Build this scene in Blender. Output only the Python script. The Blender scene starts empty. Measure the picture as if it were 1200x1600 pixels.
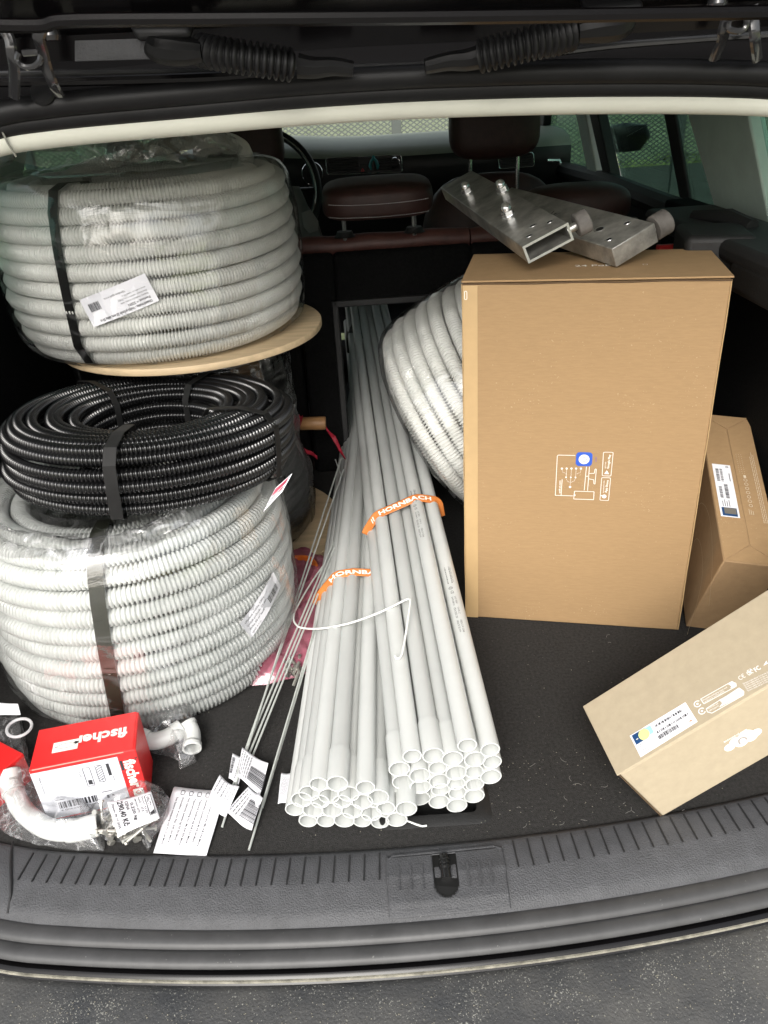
import bpy, math, random
import numpy as np
from mathutils import Vector, Matrix, noise
R = math.radians
rng = random.Random(7)
S = bpy.context.scene
COL = S.collection
# ------------------------------------------------------------------ camera
# world: X right, Y into the car, Z up, the load floor is z = 0
CAM = np.array([-0.042, 0.0, 0.85])
_f = 1200.0
def _n(v): return v / np.linalg.norm(v)
_V = _n(np.array([150., 2180., _f])); _F = _n(np.array([-42., 142.339 - 800, _f]))
_R = _n(np.cross(_F, -_V)); _R = _R if _R[0] > 0 else -_R
M = np.array([_R, _F, -_V])
cam = bpy.data.cameras.new('camera'); co = bpy.data.objects.new('camera', cam); COL.objects.link(co)
cam.sensor_fit = 'VERTICAL'; cam.sensor_height = 24; cam.lens = 24 * _f / 1600
cam.clip_start = 0.02; cam.clip_end = 300
_m = Matrix([[M[i][0], -M[i][1], -M[i][2]] for i in range(3)]).to_4x4(); _m.translation = Vector(CAM)
co.matrix_world = _m
S.camera = co
# ------------------------------------------------------------------ light
w = bpy.data.worlds.new("World"); S.world = w; w.use_nodes = True
nt = w.node_tree; bg = nt.nodes['Background']
SUN_EL, SUN_AZ = R(39), R(191)                      # azimuth clockwise from +Y
sky = nt.nodes.new('ShaderNodeTexSky'); sky.sky_type = 'NISHITA'; sky.sun_disc = False
sky.sun_elevation = SUN_EL; sky.sun_rotation = SUN_AZ; sky.dust_density = 4; sky.air_density = 1.4
hs = nt.nodes.new('ShaderNodeHueSaturation'); hs.inputs['Saturation'].default_value = 0.3
nt.links.new(sky.outputs[0], hs.inputs['Color']); nt.links.new(hs.outputs[0], bg.inputs[0])
bg.inputs[1].default_value = 0.148
sl = bpy.data.lights.new('sun', 'SUN'); sl.energy = 1.5; sl.angle = R(26); sl.color = (1, .97, .92)
so = bpy.data.objects.new('sun', sl); COL.objects.link(so)
_d = Vector((math.sin(SUN_AZ) * math.cos(SUN_EL), math.cos(SUN_AZ) * math.cos(SUN_EL), math.sin(SUN_EL)))
so.rotation_euler = _d.to_track_quat('Z', 'Y').to_euler()
S.view_settings.view_transform = 'Standard'; S.view_settings.look = 'None'
S.view_settings.exposure = 0.85; S.view_settings.gamma = 1
S.render.engine = 'CYCLES'
S.cycles.max_bounces = 8; S.cycles.transparent_max_bounces = 16; S.cycles.use_denoising = True

# ------------------------------------------------------------------ measuring helpers: where the sight line meets a plane of the place
def _ray(x, y): return M @ np.array([x - 600., y - 800., _f])
def onz(x, y, z=0.):
    d = _ray(x, y); return Vector(CAM + d * ((z - CAM[2]) / d[2]))
def ony(x, y, Y):
    d = _ray(x, y); return Vector(CAM + d * (Y / d[1]))
def onx(x, y, X):
    d = _ray(x, y); return Vector(CAM + d * ((X - CAM[0]) / d[0]))

# ------------------------------------------------------------------ materials
MATS = {}
def mat(name, col, rough=.6, metal=0., spec=.5, var=0., vscale=20., bump=0., bscale=200., stretch=None,
        col2=None, speck=None, coat=0., trans=0.):
    """principled with noise-driven colour variation, fine bump and optional light specks"""
    if name in MATS: return MATS[name]
    m = bpy.data.materials.new(name); m.use_nodes = True; MATS[name] = m
    t = m.node_tree; N = t.nodes; L = t.links; P = N['Principled BSDF']
    P.inputs['Base Color'].default_value = (*col, 1); P.inputs['Roughness'].default_value = rough
    P.inputs['Metallic'].default_value = metal; P.inputs['Specular IOR Level'].default_value = spec
    P.inputs['Coat Weight'].default_value = coat
    tc = N.new('ShaderNodeTexCoord'); src = tc.outputs['Object']
    if stretch:
        mp = N.new('ShaderNodeMapping'); mp.inputs['Scale'].default_value = stretch
        L.new(src, mp.inputs[0]); src = mp.outputs[0]
    cur = None
    if var > 0 or col2:
        n = N.new('ShaderNodeTexNoise'); n.inputs['Scale'].default_value = vscale; n.inputs['Detail'].default_value = 6
        n.inputs['Roughness'].default_value = .65
        L.new(src, n.inputs['Vector'])
        cr = N.new('ShaderNodeValToRGB'); cr.color_ramp.elements[0].position = .32; cr.color_ramp.elements[1].position = .68
        c2 = col2 or tuple(min(1, c * (1 + var)) for c in col); c1 = tuple(c * (1 - var) for c in col)
        cr.color_ramp.elements[0].color = (*c1, 1); cr.color_ramp.elements[1].color = (*c2, 1)
        L.new(n.outputs['Fac'], cr.inputs[0]); cur = cr.outputs[0]; L.new(cur, P.inputs['Base Color'])
    if speck:   # (colour, scale, threshold)
        sc, ss, th = speck
        n = N.new('ShaderNodeTexNoise'); n.inputs['Scale'].default_value = ss; n.inputs['Detail'].default_value = 2
        L.new(tc.outputs['Object'], n.inputs['Vector'])
        n2 = N.new('ShaderNodeTexNoise'); n2.inputs['Scale'].default_value = ss / 25; n2.inputs['Detail'].default_value = 3
        L.new(tc.outputs['Object'], n2.inputs['Vector'])
        ad = N.new('ShaderNodeMath'); ad.operation = 'MULTIPLY_ADD'; ad.inputs[1].default_value = .35
        L.new(n2.outputs['Fac'], ad.inputs[0]); L.new(n.outputs['Fac'], ad.inputs[2])
        cr = N.new('ShaderNodeValToRGB'); cr.color_ramp.elements[0].position = th; cr.color_ramp.elements[1].position = th + .03
        L.new(ad.outputs[0], cr.inputs[0])
        mx = N.new('ShaderNodeMixRGB'); L.new(cr.outputs[0], mx.inputs[0])
        if cur: L.new(cur, mx.inputs[1])
        else: mx.inputs[1].default_value = (*col, 1)
        mx.inputs[2].default_value = (*sc, 1); L.new(mx.outputs[0], P.inputs['Base Color'])
    if bump > 0:
        n = N.new('ShaderNodeTexNoise'); n.inputs['Scale'].default_value = bscale; n.inputs['Detail'].default_value = 4
        L.new(src, n.inputs['Vector'])
        b = N.new('ShaderNodeBump'); b.inputs['Strength'].default_value = bump; b.inputs['Distance'].default_value = .002
        L.new(n.outputs['Fac'], b.inputs['Height']); L.new(b.outputs[0], P.inputs['Normal'])
    return m

def film(name, tint=(1, 1, 1), gloss=.25, rough=.12, scale=60., white=.0, bump=.6, stretch=(1, 1, 1), creases=.5):
    """thin clear plastic: mostly transparent, glossy along its creases"""
    m = bpy.data.materials.new(name); m.use_nodes = True; t = m.node_tree; N = t.nodes; L = t.links
    N.remove(N['Principled BSDF']); out = N['Material Output']
    tr = N.new('ShaderNodeBsdfTransparent'); tr.inputs[0].default_value = (*tint, 1)
    gl = N.new('ShaderNodeBsdfGlossy'); gl.inputs['Roughness'].default_value = rough
    df = N.new('ShaderNodeBsdfDiffuse'); df.inputs[0].default_value = (.85 * tint[0], .85 * tint[1], .87 * tint[2], 1)
    tc = N.new('ShaderNodeTexCoord'); mp = N.new('ShaderNodeMapping'); mp.inputs['Scale'].default_value = stretch
    L.new(tc.outputs['Object'], mp.inputs[0])
    n = N.new('ShaderNodeTexNoise'); n.inputs['Scale'].default_value = scale; n.inputs['Detail'].default_value = 5
    n.inputs['Distortion'].default_value = 1.2; L.new(mp.outputs[0], n.inputs['Vector'])
    b = N.new('ShaderNodeBump'); b.inputs['Strength'].default_value = bump; b.inputs['Distance'].default_value = .004
    L.new(n.outputs['Fac'], b.inputs['Height']); L.new(b.outputs[0], gl.inputs['Normal']); L.new(b.outputs[0], df.inputs['Normal'])
    n2 = N.new('ShaderNodeTexNoise'); n2.inputs['Scale'].default_value = scale * .6; n2.inputs['Detail'].default_value = 3
    n2.inputs['Distortion'].default_value = 2.; L.new(mp.outputs[0], n2.inputs['Vector'])
    # ridge of the noise = a crease
    s = N.new('ShaderNodeMath'); s.operation = 'SUBTRACT'; s.inputs[1].default_value = .5; L.new(n2.outputs['Fac'], s.inputs[0])
    a = N.new('ShaderNodeMath'); a.operation = 'ABSOLUTE'; L.new(s.outputs[0], a.inputs[0])
    cr = N.new('ShaderNodeValToRGB'); cr.color_ramp.elements[0].position = 0; cr.color_ramp.elements[1].position = .03
    cr.color_ramp.elements[0].color = (creases,) * 3 + (1,); cr.color_ramp.elements[1].color = (0, 0, 0, 1)
    L.new(a.outputs[0], cr.inputs[0])
    lw = N.new('ShaderNodeLayerWeight'); lw.inputs[0].default_value = .35
    ma = N.new('ShaderNodeMath'); ma.operation = 'MULTIPLY_ADD'; ma.inputs[1].default_value = .5; ma.inputs[2].default_value = gloss
    L.new(lw.outputs['Fresnel'], ma.inputs[0])
    m1 = N.new('ShaderNodeMixShader'); L.new(ma.outputs[0], m1.inputs[0]); L.new(tr.outputs[0], m1.inputs[1]); L.new(gl.outputs[0], m1.inputs[2])
    ad = N.new('ShaderNodeMath'); ad.operation = 'ADD'; ad.inputs[1].default_value = white; L.new(cr.outputs[0], ad.inputs[0])
    m2 = N.new('ShaderNodeMixShader'); L.new(ad.outputs[0], m2.inputs[0]); L.new(m1.outputs[0], m2.inputs[1]); L.new(df.outputs[0], m2.inputs[2])
    L.new(m2.outputs[0], out.inputs[0]); MATS[name] = m
    return m

PIPE = mat('grey_pvc', (.585, .60, .585), .33, var=.035, vscale=9, bump=.03, bscale=60)
PIPEIN = PIPE
COND = mat('grey_corrugated_pvc', (.66, .68, .66), .3, var=.05, vscale=7)
CONDT = mat('warm_grey_corrugated_pvc', (.76, .765, .73), .3, var=.05, vscale=7)
BLACKC = mat('black_corrugated_pvc', (.006, .006, .0065), .16, spec=.6, var=.2, vscale=9)
CARD = mat('brown_cardboard', (.335, .217, .110), .8, spec=.25, var=.06, vscale=60, speck=((.43,.30,.17), 330., .89), stretch=(1, 1, 6), bump=.1, bscale=90)
CARDL = mat('brown_tape', (.47, .32, .16), .45, spec=.4, var=.04, vscale=40)
CARD2 = mat('darker_cardboard', (.33, .215, .115), .8, spec=.2, var=.08, vscale=60, bump=.1, bscale=120)
CREAM = mat('cream_cardboard', (.405, .34, .24), .75, spec=.25, var=.05, vscale=70, bump=.08, bscale=130)
CARPET = mat('charcoal_carpet', (.034, .033, .032), .97, spec=.1, var=.28, vscale=220, bump=.8, bscale=700,
             speck=((.26, .25, .23), 520., .95))
CARPETB = mat('black_carpet_back', (.008, .008, .008), .98, spec=.08, var=.3, vscale=150, bump=.8, bscale=400)
TRIM = mat('charcoal_grained_trim', (.050, .051, .055), .55, var=.18, vscale=40, bump=.55, bscale=520, speck=((.2, .2, .19), 300., .97))
TRIMB = mat('black_trim', (.010, .010, .010), .6, var=.2, vscale=30, bump=.3, bscale=400)
DRUBBER = mat('dusty_lit_rubber', (.050, .050, .051), .5, var=.2, vscale=25, bump=.1, bscale=80, speck=((.16, .16, .15), 400., .93))  # dust, plus the sill's stronger light put into a paler tone than roof seals
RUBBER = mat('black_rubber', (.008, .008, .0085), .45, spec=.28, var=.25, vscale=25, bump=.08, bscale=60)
BUMP = mat('dusty_bumper_plastic', (.030, .033, .038), .62, var=.35, vscale=9, col2=(.062,.061,.058), bump=.5, bscale=320, speck=((.20, .20, .18), 520., .84))
DIRT = mat('dried_pale_dirt', (.19, .18, .145), .95, var=.5, vscale=60, bump=.5, bscale=120)
PAINT = mat('black_car_paint', (.004, .0035, .004), .22, spec=.30, var=.3, vscale=6)
MATTE = mat('matte_black_paint', (.0035, .0032, .0035), .85, spec=.12)
LINER = mat('cream_headliner_trim', (.55, .55, .47), .6, var=.03, vscale=20, bump=.1, bscale=300)
PILLAR = mat('green_lit_grey_trim', (.60, .72, .64), .7, var=.08, vscale=10)  # light grey trim; green cast of the tinted windows put into its colour
LEATHER = mat('brown_leather', (.085, .034, .027), .5, var=.2, vscale=30, bump=.35, bscale=260)
LEATHERD = mat('dark_brown_leather', (.050, .021, .017), .5, var=.2, vscale=30, bump=.35, bscale=260)
DASH = mat('lit_dash_top', (.30, .31, .265), .5, var=.06, vscale=12, bump=.2, bscale=300)  # windscreen light on the dash top put into this paler colour
DASHB = mat('black_dashboard', (.012, .012, .012), .45, var=.2, vscale=12, bump=.2, bscale=300)
CHROME = mat('chrome', (.85, .85, .85), .16, .9)
WOOD = mat('birch_plywood', (.55, .42, .26), .6, var=.18, vscale=9, stretch=(1, 7, 7), bump=.12, bscale=80)
WOODD = mat('bamboo_wood', (.32, .17, .07), .5, var=.15, vscale=20, stretch=(1, 12, 12))
STEEL = mat('scuffed_steel', (.40, .39, .36), .33, .6, var=.5, vscale=22, bump=.3, bscale=50)
STEELE = mat('bright_cut_steel', (.62, .62, .60), .3, .9, var=.1, vscale=40)
ZINC = mat('zinc_wire', (.60, .63, .60), .38, .35, var=.1, vscale=60)
WHITEW = mat('white_coated_wire', (.75, .76, .73), .35)
ROLLER = mat('worn_rubber_roller', (.12, .11, .10), .7, var=.35, vscale=40, bump=.5, bscale=90)
PAPER = mat('white_label_paper', (.80, .80, .84), .6, var=.03, vscale=30)
INKB = mat('black_ink', (.03, .03, .035), .6)
INKG = mat('grey_ink', (.18, .18, .19), .6)
INKW = mat('white_ink', (.86, .84, .78), .6)
BLUE = mat('blue_print', (.03, .10, .50), .4)
NAVY = mat('navy_print', (.015, .06, .17), .35)
RED = mat('red_carton', (.68, .022, .022), .38, var=.05, vscale=30)
REDF = mat('red_fabric', (.40, .012, .035), .6, var=.25, vscale=40)
ORANGE = mat('orange_strap', (.58, .185, .04), .5, var=.12, vscale=50, bump=.3, bscale=200)
STRAP = mat('black_strapping', (.010, .010, .010), .5, spec=.25, var=.2, vscale=60)
STRAPM = mat('dull_strap_under_film', (.030, .032, .022), .4, var=.2, vscale=60)
TEAL = mat('teal_plastic', (.04, .30, .33), .3)
HAZ = mat('red_hazard_print', (.7, .03, .03), .4)
CLOTH = mat('grey_cloth', (.17, .17, .16), .9, var=.1, vscale=30)
SEALW = mat('white_fluff', (.8, .8, .8), .9)
WRAP = film('clear_stretch_wrap', gloss=.11, rough=.06, scale=5, white=.0, stretch=(1, 1, 3.), creases=.05, bump=.8)
BAG = film('clear_poly_bag', gloss=.08, rough=.1, scale=26, white=.04, creases=.18, bump=.9)
PINKBAG = film('pink_poly_bag', tint=(.80, .26, .36), gloss=.10, rough=.22, scale=18, white=.42, creases=.08, bump=.8)
TINT = film('tinted_window_glass', tint=(.42, .55, .50), gloss=.02, rough=.01, scale=3, bump=0, creases=0)
CLEARG = film('windscreen_glass', tint=(.85, .9, .86), gloss=.015, rough=.01, scale=3, bump=0, creases=0)
FENCEM = mat('galvanised_mesh', (.075, .08, .08), .6)
GRASS = mat('grass', (.20, .26, .09), .9, var=.4, vscale=1.2, col2=(.50, .52, .30), bump=.6, bscale=30)
LEAF = mat('hedge_leaf', (.10, .16, .04), .6, var=.5, vscale=2, col2=(.50, .55, .20))
GRAVEL = mat('gravel', (.24, .23, .21), .9, var=.4, vscale=30, bump=.8, bscale=80)

# ------------------------------------------------------------------ mesh helpers
def new_mesh(name, verts, faces, mats, mi=None, smooth=False):
    me = bpy.data.meshes.new(name)
    me.from_pydata([tuple(v) for v in verts], [], faces)
    for m in (mats if isinstance(mats, (list, tuple)) else [mats]): me.materials.append(m)
    if mi is not None: me.polygons.foreach_set('material_index', mi)
    if smooth: me.polygons.foreach_set('use_smooth', [True] * len(me.polygons))
    me.update(); return me
def link(name, me, parent=None, loc=None, mw=None):
    o = bpy.data.objects.new(name, me); COL.objects.link(o)
    if mw is not None: o.matrix_world = mw
    if loc is not None: o.location = loc
    if parent is not None: o.parent = parent
    return o
def tag(o, label=None, cat=None, group=None, kind=None):
    if label: o['label'] = label
    if cat: o['category'] = cat
    if group: o['group'] = group
    if kind: o['kind'] = kind
    return o
def thing(name, label, cat, loc=(0, 0, 0), group=None, rot=None):
    o = bpy.data.objects.new(name, None); o.empty_display_size = .05; COL.objects.link(o)
    if rot is not None:
        mm = rot.to_4x4(); mm.translation = Vector(loc); o.matrix_world = mm
    else: o.location = loc
    return tag(o, label, cat, group)

class MB:
    def __init__(s): s.v = []; s.f = []; s.m = []
    def add(s, vs, fs, mi=0):
        k = len(s.v); s.v += [Vector(v) for v in vs]; s.f += [[i + k for i in f] for f in fs]; s.m += [mi] * len(fs); return s
    def box(s, a, b, mi=0, mw=None):
        x0, y0, z0 = a; x1, y1, z1 = b
        vs = [Vector(p) for p in ((x0,y0,z0),(x1,y0,z0),(x1,y1,z0),(x0,y1,z0),(x0,y0,z1),(x1,y0,z1),(x1,y1,z1),(x0,y1,z1))]
        if mw: vs = [mw @ v for v in vs]
        return s.add(vs, [(0,3,2,1),(4,5,6,7),(0,1,5,4),(1,2,6,5),(2,3,7,6),(3,0,4,7)], mi)
    def cuboid(s, o, a, b, c, mi=0):
        """o corner, three edge vectors"""
        o, a, b, c = map(Vector, (o, a, b, c))
        vs = [o, o+a, o+a+b, o+b, o+c, o+a+c, o+a+b+c, o+b+c]
        fs = [(0,3,2,1),(4,5,6,7),(0,1,5,4),(1,2,6,5),(2,3,7,6),(3,0,4,7)]
        if a.cross(b).dot(c) < 0: fs = [f[::-1] for f in fs]
        return s.add(vs, fs, mi)
    def tube(s, pts, r, n=8, caps=True, mi=0, closed=False, flat=None):
        """tube through points; r number or list; flat=(sx, sy) squashes the section"""
        pts = [Vector(p) for p in pts]; N = len(pts)
        rr = r if isinstance(r, (list, tuple)) else [r] * N
        rings = []; prev = None
        for i, p in enumerate(pts):
            if closed: t = (pts[(i+1) % N] - pts[i-1])
            else: t = pts[min(i+1, N-1)] - pts[max(i-1, 0)]
            t = t.normalized() if t.length > 1e-9 else Vector((0, 0, 1))
            if prev is None:
                ref = Vector((0, 0, 1)) if abs(t.z) < .9 else Vector((1, 0, 0)); u = t.cross(ref).normalized()
            else:
                u = (prev - t * prev.dot(t)).normalized()
            prev = u; v = t.cross(u)
            fx, fy = flat or (1, 1)
            rings.append([p + (u * math.cos(2*math.pi*k/n) * fx + v * math.sin(2*math.pi*k/n) * fy) * rr[i] for k in range(n)])
        vs = [q for rg in rings for q in rg]; fs = []
        for i in range(N if closed else N - 1):
            j = (i + 1) % N
            for k in range(n): fs.append((i*n+k, i*n+(k+1) % n, j*n+(k+1) % n, j*n+k))
        if caps and not closed: fs.append(tuple(range(n))[::-1]); fs.append(tuple((N-1)*n+k for k in range(n)))
        return s.add(vs, fs, mi)
    def lathe(s, prof, n=24, mw=None, mi=0, closed=False):
        """revolve (r, z) profile about Z"""
        vs = []
        for r, z in prof:
            for k in range(n):
                a = 2*math.pi*k/n; vs.append(Vector((r*math.cos(a), r*math.sin(a), z)))
        if mw: vs = [mw @ v for v in vs]
        P = len(prof); fs = []
        for i in range(P if closed else P - 1):
            j = (i + 1) % P
            for k in range(n): fs.append((i*n+k, i*n+(k+1) % n, j*n+(k+1) % n, j*n+k))
        return s.add(vs, fs, mi)
    def sheet(s, f, nu, nv, mi=0, thick=0.):
        """surface f(u, v) -> point"""
        vs = [f(i/nu, j/nv) for j in range(nv+1) for i in range(nu+1)]
        fs = [(j*(nu+1)+i, j*(nu+1)+i+1, (j+1)*(nu+1)+i+1, (j+1)*(nu+1)+i) for j in range(nv) for i in range(nu)]
        return s.add(vs, fs, mi)
    def extrude(s, prof, axis_pts, mi=0):
        """sweep an open profile of (dy, dz) along points (no rotation): long trims across the car"""
        n = len(prof); vs = []
        for p in axis_pts:
            for (dy, dz) in prof: vs.append(Vector((p[0], p[1]+dy, p[2]+dz)))
        fs = [(i*n+k, (i+1)*n+k, (i+1)*n+k+1, i*n+k+1) for i in range(len(axis_pts)-1) for k in range(n-1)]
        return s.add(vs, fs, mi)
    def build(s, name, mats, parent=None, smooth=False, bevel=0., seg=2, solid=0., loc=None, mw=None, angle=35):
        me = new_mesh(name, s.v, s.f, mats, s.m, smooth)
        o = link(name, me, parent, loc, mw)
        if solid:
            md = o.modifiers.new('solid', 'SOLIDIFY'); md.thickness = solid; md.offset = -1
        if bevel:
            md = o.modifiers.new('bevel', 'BEVEL'); md.width = bevel; md.segments = seg; md.limit_method = 'ANGLE'; md.angle_limit = R(30)
            md.harden_normals = False
            me.polygons.foreach_set('use_smooth', [True] * len(me.polygons))
            if hasattr(me, 'set_sharp_from_angle'): me.set_sharp_from_angle(angle=R(angle))
        elif smooth and hasattr(me, 'set_sharp_from_angle'): me.set_sharp_from_angle(angle=R(angle))
        return o
def recalc(o):
    import bmesh
    b = bmesh.new(); b.from_mesh(o.data); bmesh.ops.recalc_face_normals(b, faces=b.faces); b.to_mesh(o.data); b.free(); return o

def grid_mesh(name, V, rings, sides, material, smooth=True):
    """V (rings*sides, 3) array -> swept quad mesh, fast"""
    me = bpy.data.meshes.new(name)
    nf = (rings - 1) * sides
    me.vertices.add(rings * sides); me.vertices.foreach_set('co', V.astype(np.float32).ravel())
    i = np.arange(rings - 1)[:, None]; k = np.arange(sides)[None, :]; k2 = (k + 1) % sides
    F = np.stack([i*sides+k, i*sides+k2, (i+1)*sides+k2, (i+1)*sides+k], -1).reshape(-1)
    me.loops.add(nf*4); me.loops.foreach_set('vertex_index', F.astype(np.int32))
    me.polygons.add(nf); me.polygons.foreach_set('loop_start', np.arange(0, nf*4, 4, dtype=np.int32))
    me.polygons.foreach_set('loop_total', np.full(nf, 4, dtype=np.int32))
    me.materials.append(material); me.update(calc_edges=True); me.validate()
    if smooth: me.polygons.foreach_set('use_smooth', [True]*nf)
    return me

def ribbed(path, Rt, pitch, depth, sides=9, prof=None):
    """ribbed hose along a dense path (K,3); returns vertices"""
    d = np.linalg.norm(np.diff(path, axis=0), axis=1); s = np.concatenate([[0], np.cumsum(d)])
    offs = prof or [(0, 0), (.52, 0), (.66, 1), (.86, 1)]
    nper = int(s[-1] / pitch)
    ss = (np.arange(nper)[:, None] * pitch + np.array([o[0] for o in offs])[None] * pitch).ravel()
    rr = np.tile(np.array([Rt - depth * o[1] for o in offs]), nper)
    P = np.stack([np.interp(ss, s, path[:, k]) for k in range(3)], 1)
    T = np.stack([np.interp(ss + .004, s, path[:, k]) - np.interp(ss - .004, s, path[:, k]) for k in range(3)], 1)
    T[0] = T[1]; T[-1] = T[-2]
    T /= np.linalg.norm(T, axis=1)[:, None] + 1e-12
    U = np.cross(T, np.array([0, 0, 1.])); U /= np.linalg.norm(U, axis=1)[:, None] + 1e-12
    W = np.cross(T, U)
    a = np.arange(sides) * 2 * np.pi / sides
    V = P[:, None] + rr[:, None, None] * (np.cos(a)[None, :, None] * U[:, None] + np.sin(a)[None, :, None] * W[:, None])
    return V.reshape(-1, 3), len(ss), sides

def coil_path(nodes, seed=0, wob=.003, start=0., phase=0.):
    """spiral through (r, z) nodes, one turn per node, with a slight wander"""
    r_ = np.random.RandomState(seed); n = len(nodes)
    t = np.arange(0, n - 1e-6, 1/160.)
    # ease the step from one turn to the next into a third of a turn, as wound hose does
    fl = np.floor(t); fr = t - fl; e = np.clip((fr - .68) / .32, 0, 1); e = e*e*(3-2*e)
    i0 = fl.astype(int); i1 = np.minimum(i0 + 1, n - 1)
    nr = np.array([q[0] for q in nodes]); nz = np.array([q[1] for q in nodes])
    r = nr[i0]*(1-e) + nr[i1]*e; z = nz[i0]*(1-e) + nz[i1]*e
    a = 2*np.pi*t + start
    pr = r_.uniform(0, 6.28, (n + 1, 3)); am = r_.uniform(.3, 1, (n + 1, 3))
    for k in range(3):
        q0 = np.sin(a*(k+1) + pr[i0, k]) * am[i0, k]; q1 = np.sin(a*(k+1) + pr[i0+1, k]) * am[i0+1, k]
        dd = (q0*(1-e) + q1*e) * wob / (k+1)
        r = r + dd
        if k == 1: z = z + dd * .5
    return np.stack([r*np.cos(a), r*np.sin(a), z], 1)

# ------------------------------------------------------------------ flat print: 2-D ink laid on a surface
_glyph = {}
def glyphs(body, bold=0.):
    key = (body, bold)
    if key not in _glyph:
        cu = bpy.data.curves.new('txt', 'FONT'); cu.body = body; cu.size = 1; cu.resolution_u = 2; cu.offset = bold
        ob = bpy.data.objects.new('txt', cu); COL.objects.link(ob)
        dg = bpy.context.evaluated_depsgraph_get(); me = ob.evaluated_get(dg).to_mesh()
        _glyph[key] = ([(v.co.x, v.co.y) for v in me.vertices], [tuple(p.vertices) for p in me.polygons])
        ob.evaluated_get(dg).to_mesh_clear(); bpy.data.objects.remove(ob); bpy.data.curves.remove(cu)
    return _glyph[key]
class Ink:
    def __init__(s): s.v = []; s.f = []
    def poly(s, pts): k = len(s.v); s.v += list(pts); s.f.append(tuple(range(k, k+len(pts)))); return s
    def rect(s, x, y, w_, h_): return s.poly([(x, y), (x+w_, y), (x+w_, y+h_), (x, y+h_)])
    def line(s, a, b, w_):
        dx, dy = b[0]-a[0], b[1]-a[1]; l = math.hypot(dx, dy) or 1; nx, ny = -dy/l*w_/2, dx/l*w_/2
        return s.poly([(a[0]+nx, a[1]+ny), (a[0]-nx, a[1]-ny), (b[0]-nx, b[1]-ny), (b[0]+nx, b[1]+ny)])
    def path(s, pts, w_, closed=False):
        P = list(pts) + ([pts[0]] if closed else [])
        for a, b in zip(P, P[1:]): s.line(a, b, w_)
        return s
    def disc(s, x, y, r, n=16): return s.poly([(x+r*math.cos(2*math.pi*k/n), y+r*math.sin(2*math.pi*k/n)) for k in range(n)])
    def ring(s, x, y, r, w_, n=20, a0=0, a1=2*math.pi, sx=1.):
        return s.path([(x+sx*r*math.cos(a0+(a1-a0)*k/n), y+r*math.sin(a0+(a1-a0)*k/n)) for k in range(n+1)], w_)
    def rrpts(s, x, y, w_, h_, r, n=4):
        out = []
        for cx, cy, a in ((x+w_-r, y+r, -90), (x+w_-r, y+h_-r, 0), (x+r, y+h_-r, 90), (x+r, y+r, 180)):
            for k in range(n+1): t = R(a+90*k/n); out.append((cx+r*math.cos(t), cy+r*math.sin(t)))
        return out
    def rrect(s, x, y, w_, h_, r, lw=None):
        p = s.rrpts(x, y, w_, h_, r); return s.path(p, lw, True) if lw else s.poly(p)
    def text(s, body, x, y, size, rot=0., bold=0., sx=1., width=None):
        vs, fs = glyphs(body, bold)
        if not vs: return s
        if width: sx = width / (max(v[0] for v in vs) * size)
        c, q = math.cos(R(rot)), math.sin(R(rot)); k = len(s.v)
        for (a, b) in vs: a *= size*sx; b *= size; s.v.append((x + a*c - b*q, y + a*q + b*c))
        s.f += [tuple(i+k for i in f) for f in fs]; return s
    def barcode(s, x, y, w_, h_, seed=1, vert=False):
        r_ = random.Random(seed); t = 0.; u = w_/58
        while t < w_:
            b = r_.choice((1, 1, 2, 3))*u
            if t + b > w_: break
            s.rect(x+t, y, b, h_) if not vert else s.rect(x, y+t, h_, b)
            t += b + r_.choice((1, 1, 2, 2))*u
        return s
    def xf(s, x=0, y=0, rot=0, sc=1., mirror=False):
        c, q = math.cos(R(rot)), math.sin(R(rot)); o = Ink(); o.f = s.f
        o.v = [(x+sc*(a*c-b*q), y+sc*(a*q+b*c)) for a, b in s.v]; return o
    def build(s, name, m, f, parent=None, off=.0004):
        """f(x, y) -> (point, normal)"""
        vs = []
        for a, b in s.v: p, n = f(a, b); vs.append(p + n*off)
        return link(name, new_mesh(name, vs, s.f, m), parent)
def plane_patch(o, ux, uy):
    o, ux, uy = Vector(o), Vector(ux).normalized(), Vector(uy).normalized(); n = ux.cross(uy)
    return lambda a, b: (o + ux*a + uy*b, n)
def cyl_patch(c, r, a0, z0, sgn=1):
    """wraps around a vertical cylinder centred c; x to the right as seen from outside"""
    def f(a, b):
        t = a0 + a/r; n = Vector((math.cos(t), math.sin(t), 0)); return Vector(c) + n*r + Vector((0, 0, z0+b)), n
    return f
def paper(name, f, w_, h_, m=None, parent=None, nu=8, nv=8, off=.0002, x=0, y=0, rot=0):
    c, q = math.cos(R(rot)), math.sin(R(rot)); mb = MB()
    def g(u, v):
        a, b = u*w_, v*h_; p, n = f(x + a*c - b*q, y + a*q + b*c); return p + n*off
    mb.sheet(g, nu, nv); return mb.build(name, m or PAPER, parent, smooth=True)

# ================================================================== SETTING
mb = MB(); mb.add([(-40,-20,-.65),(40,-20,-.65),(40,60,-.65),(-40,60,-.65)], [(0,1,2,3)])
tag(mb.build('ground', GRAVEL), kind='structure')
mb = MB(); mb.add([(-40,4.9,-.646),(3.0,4.9,-.646),(3.0,-20,-.646),(40,-20,-.646),(40,60,-.646),(-40,60,-.646)], [(0,1,2,3,4,5)])
tag(mb.build('grass', GRASS), kind='structure')

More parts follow.
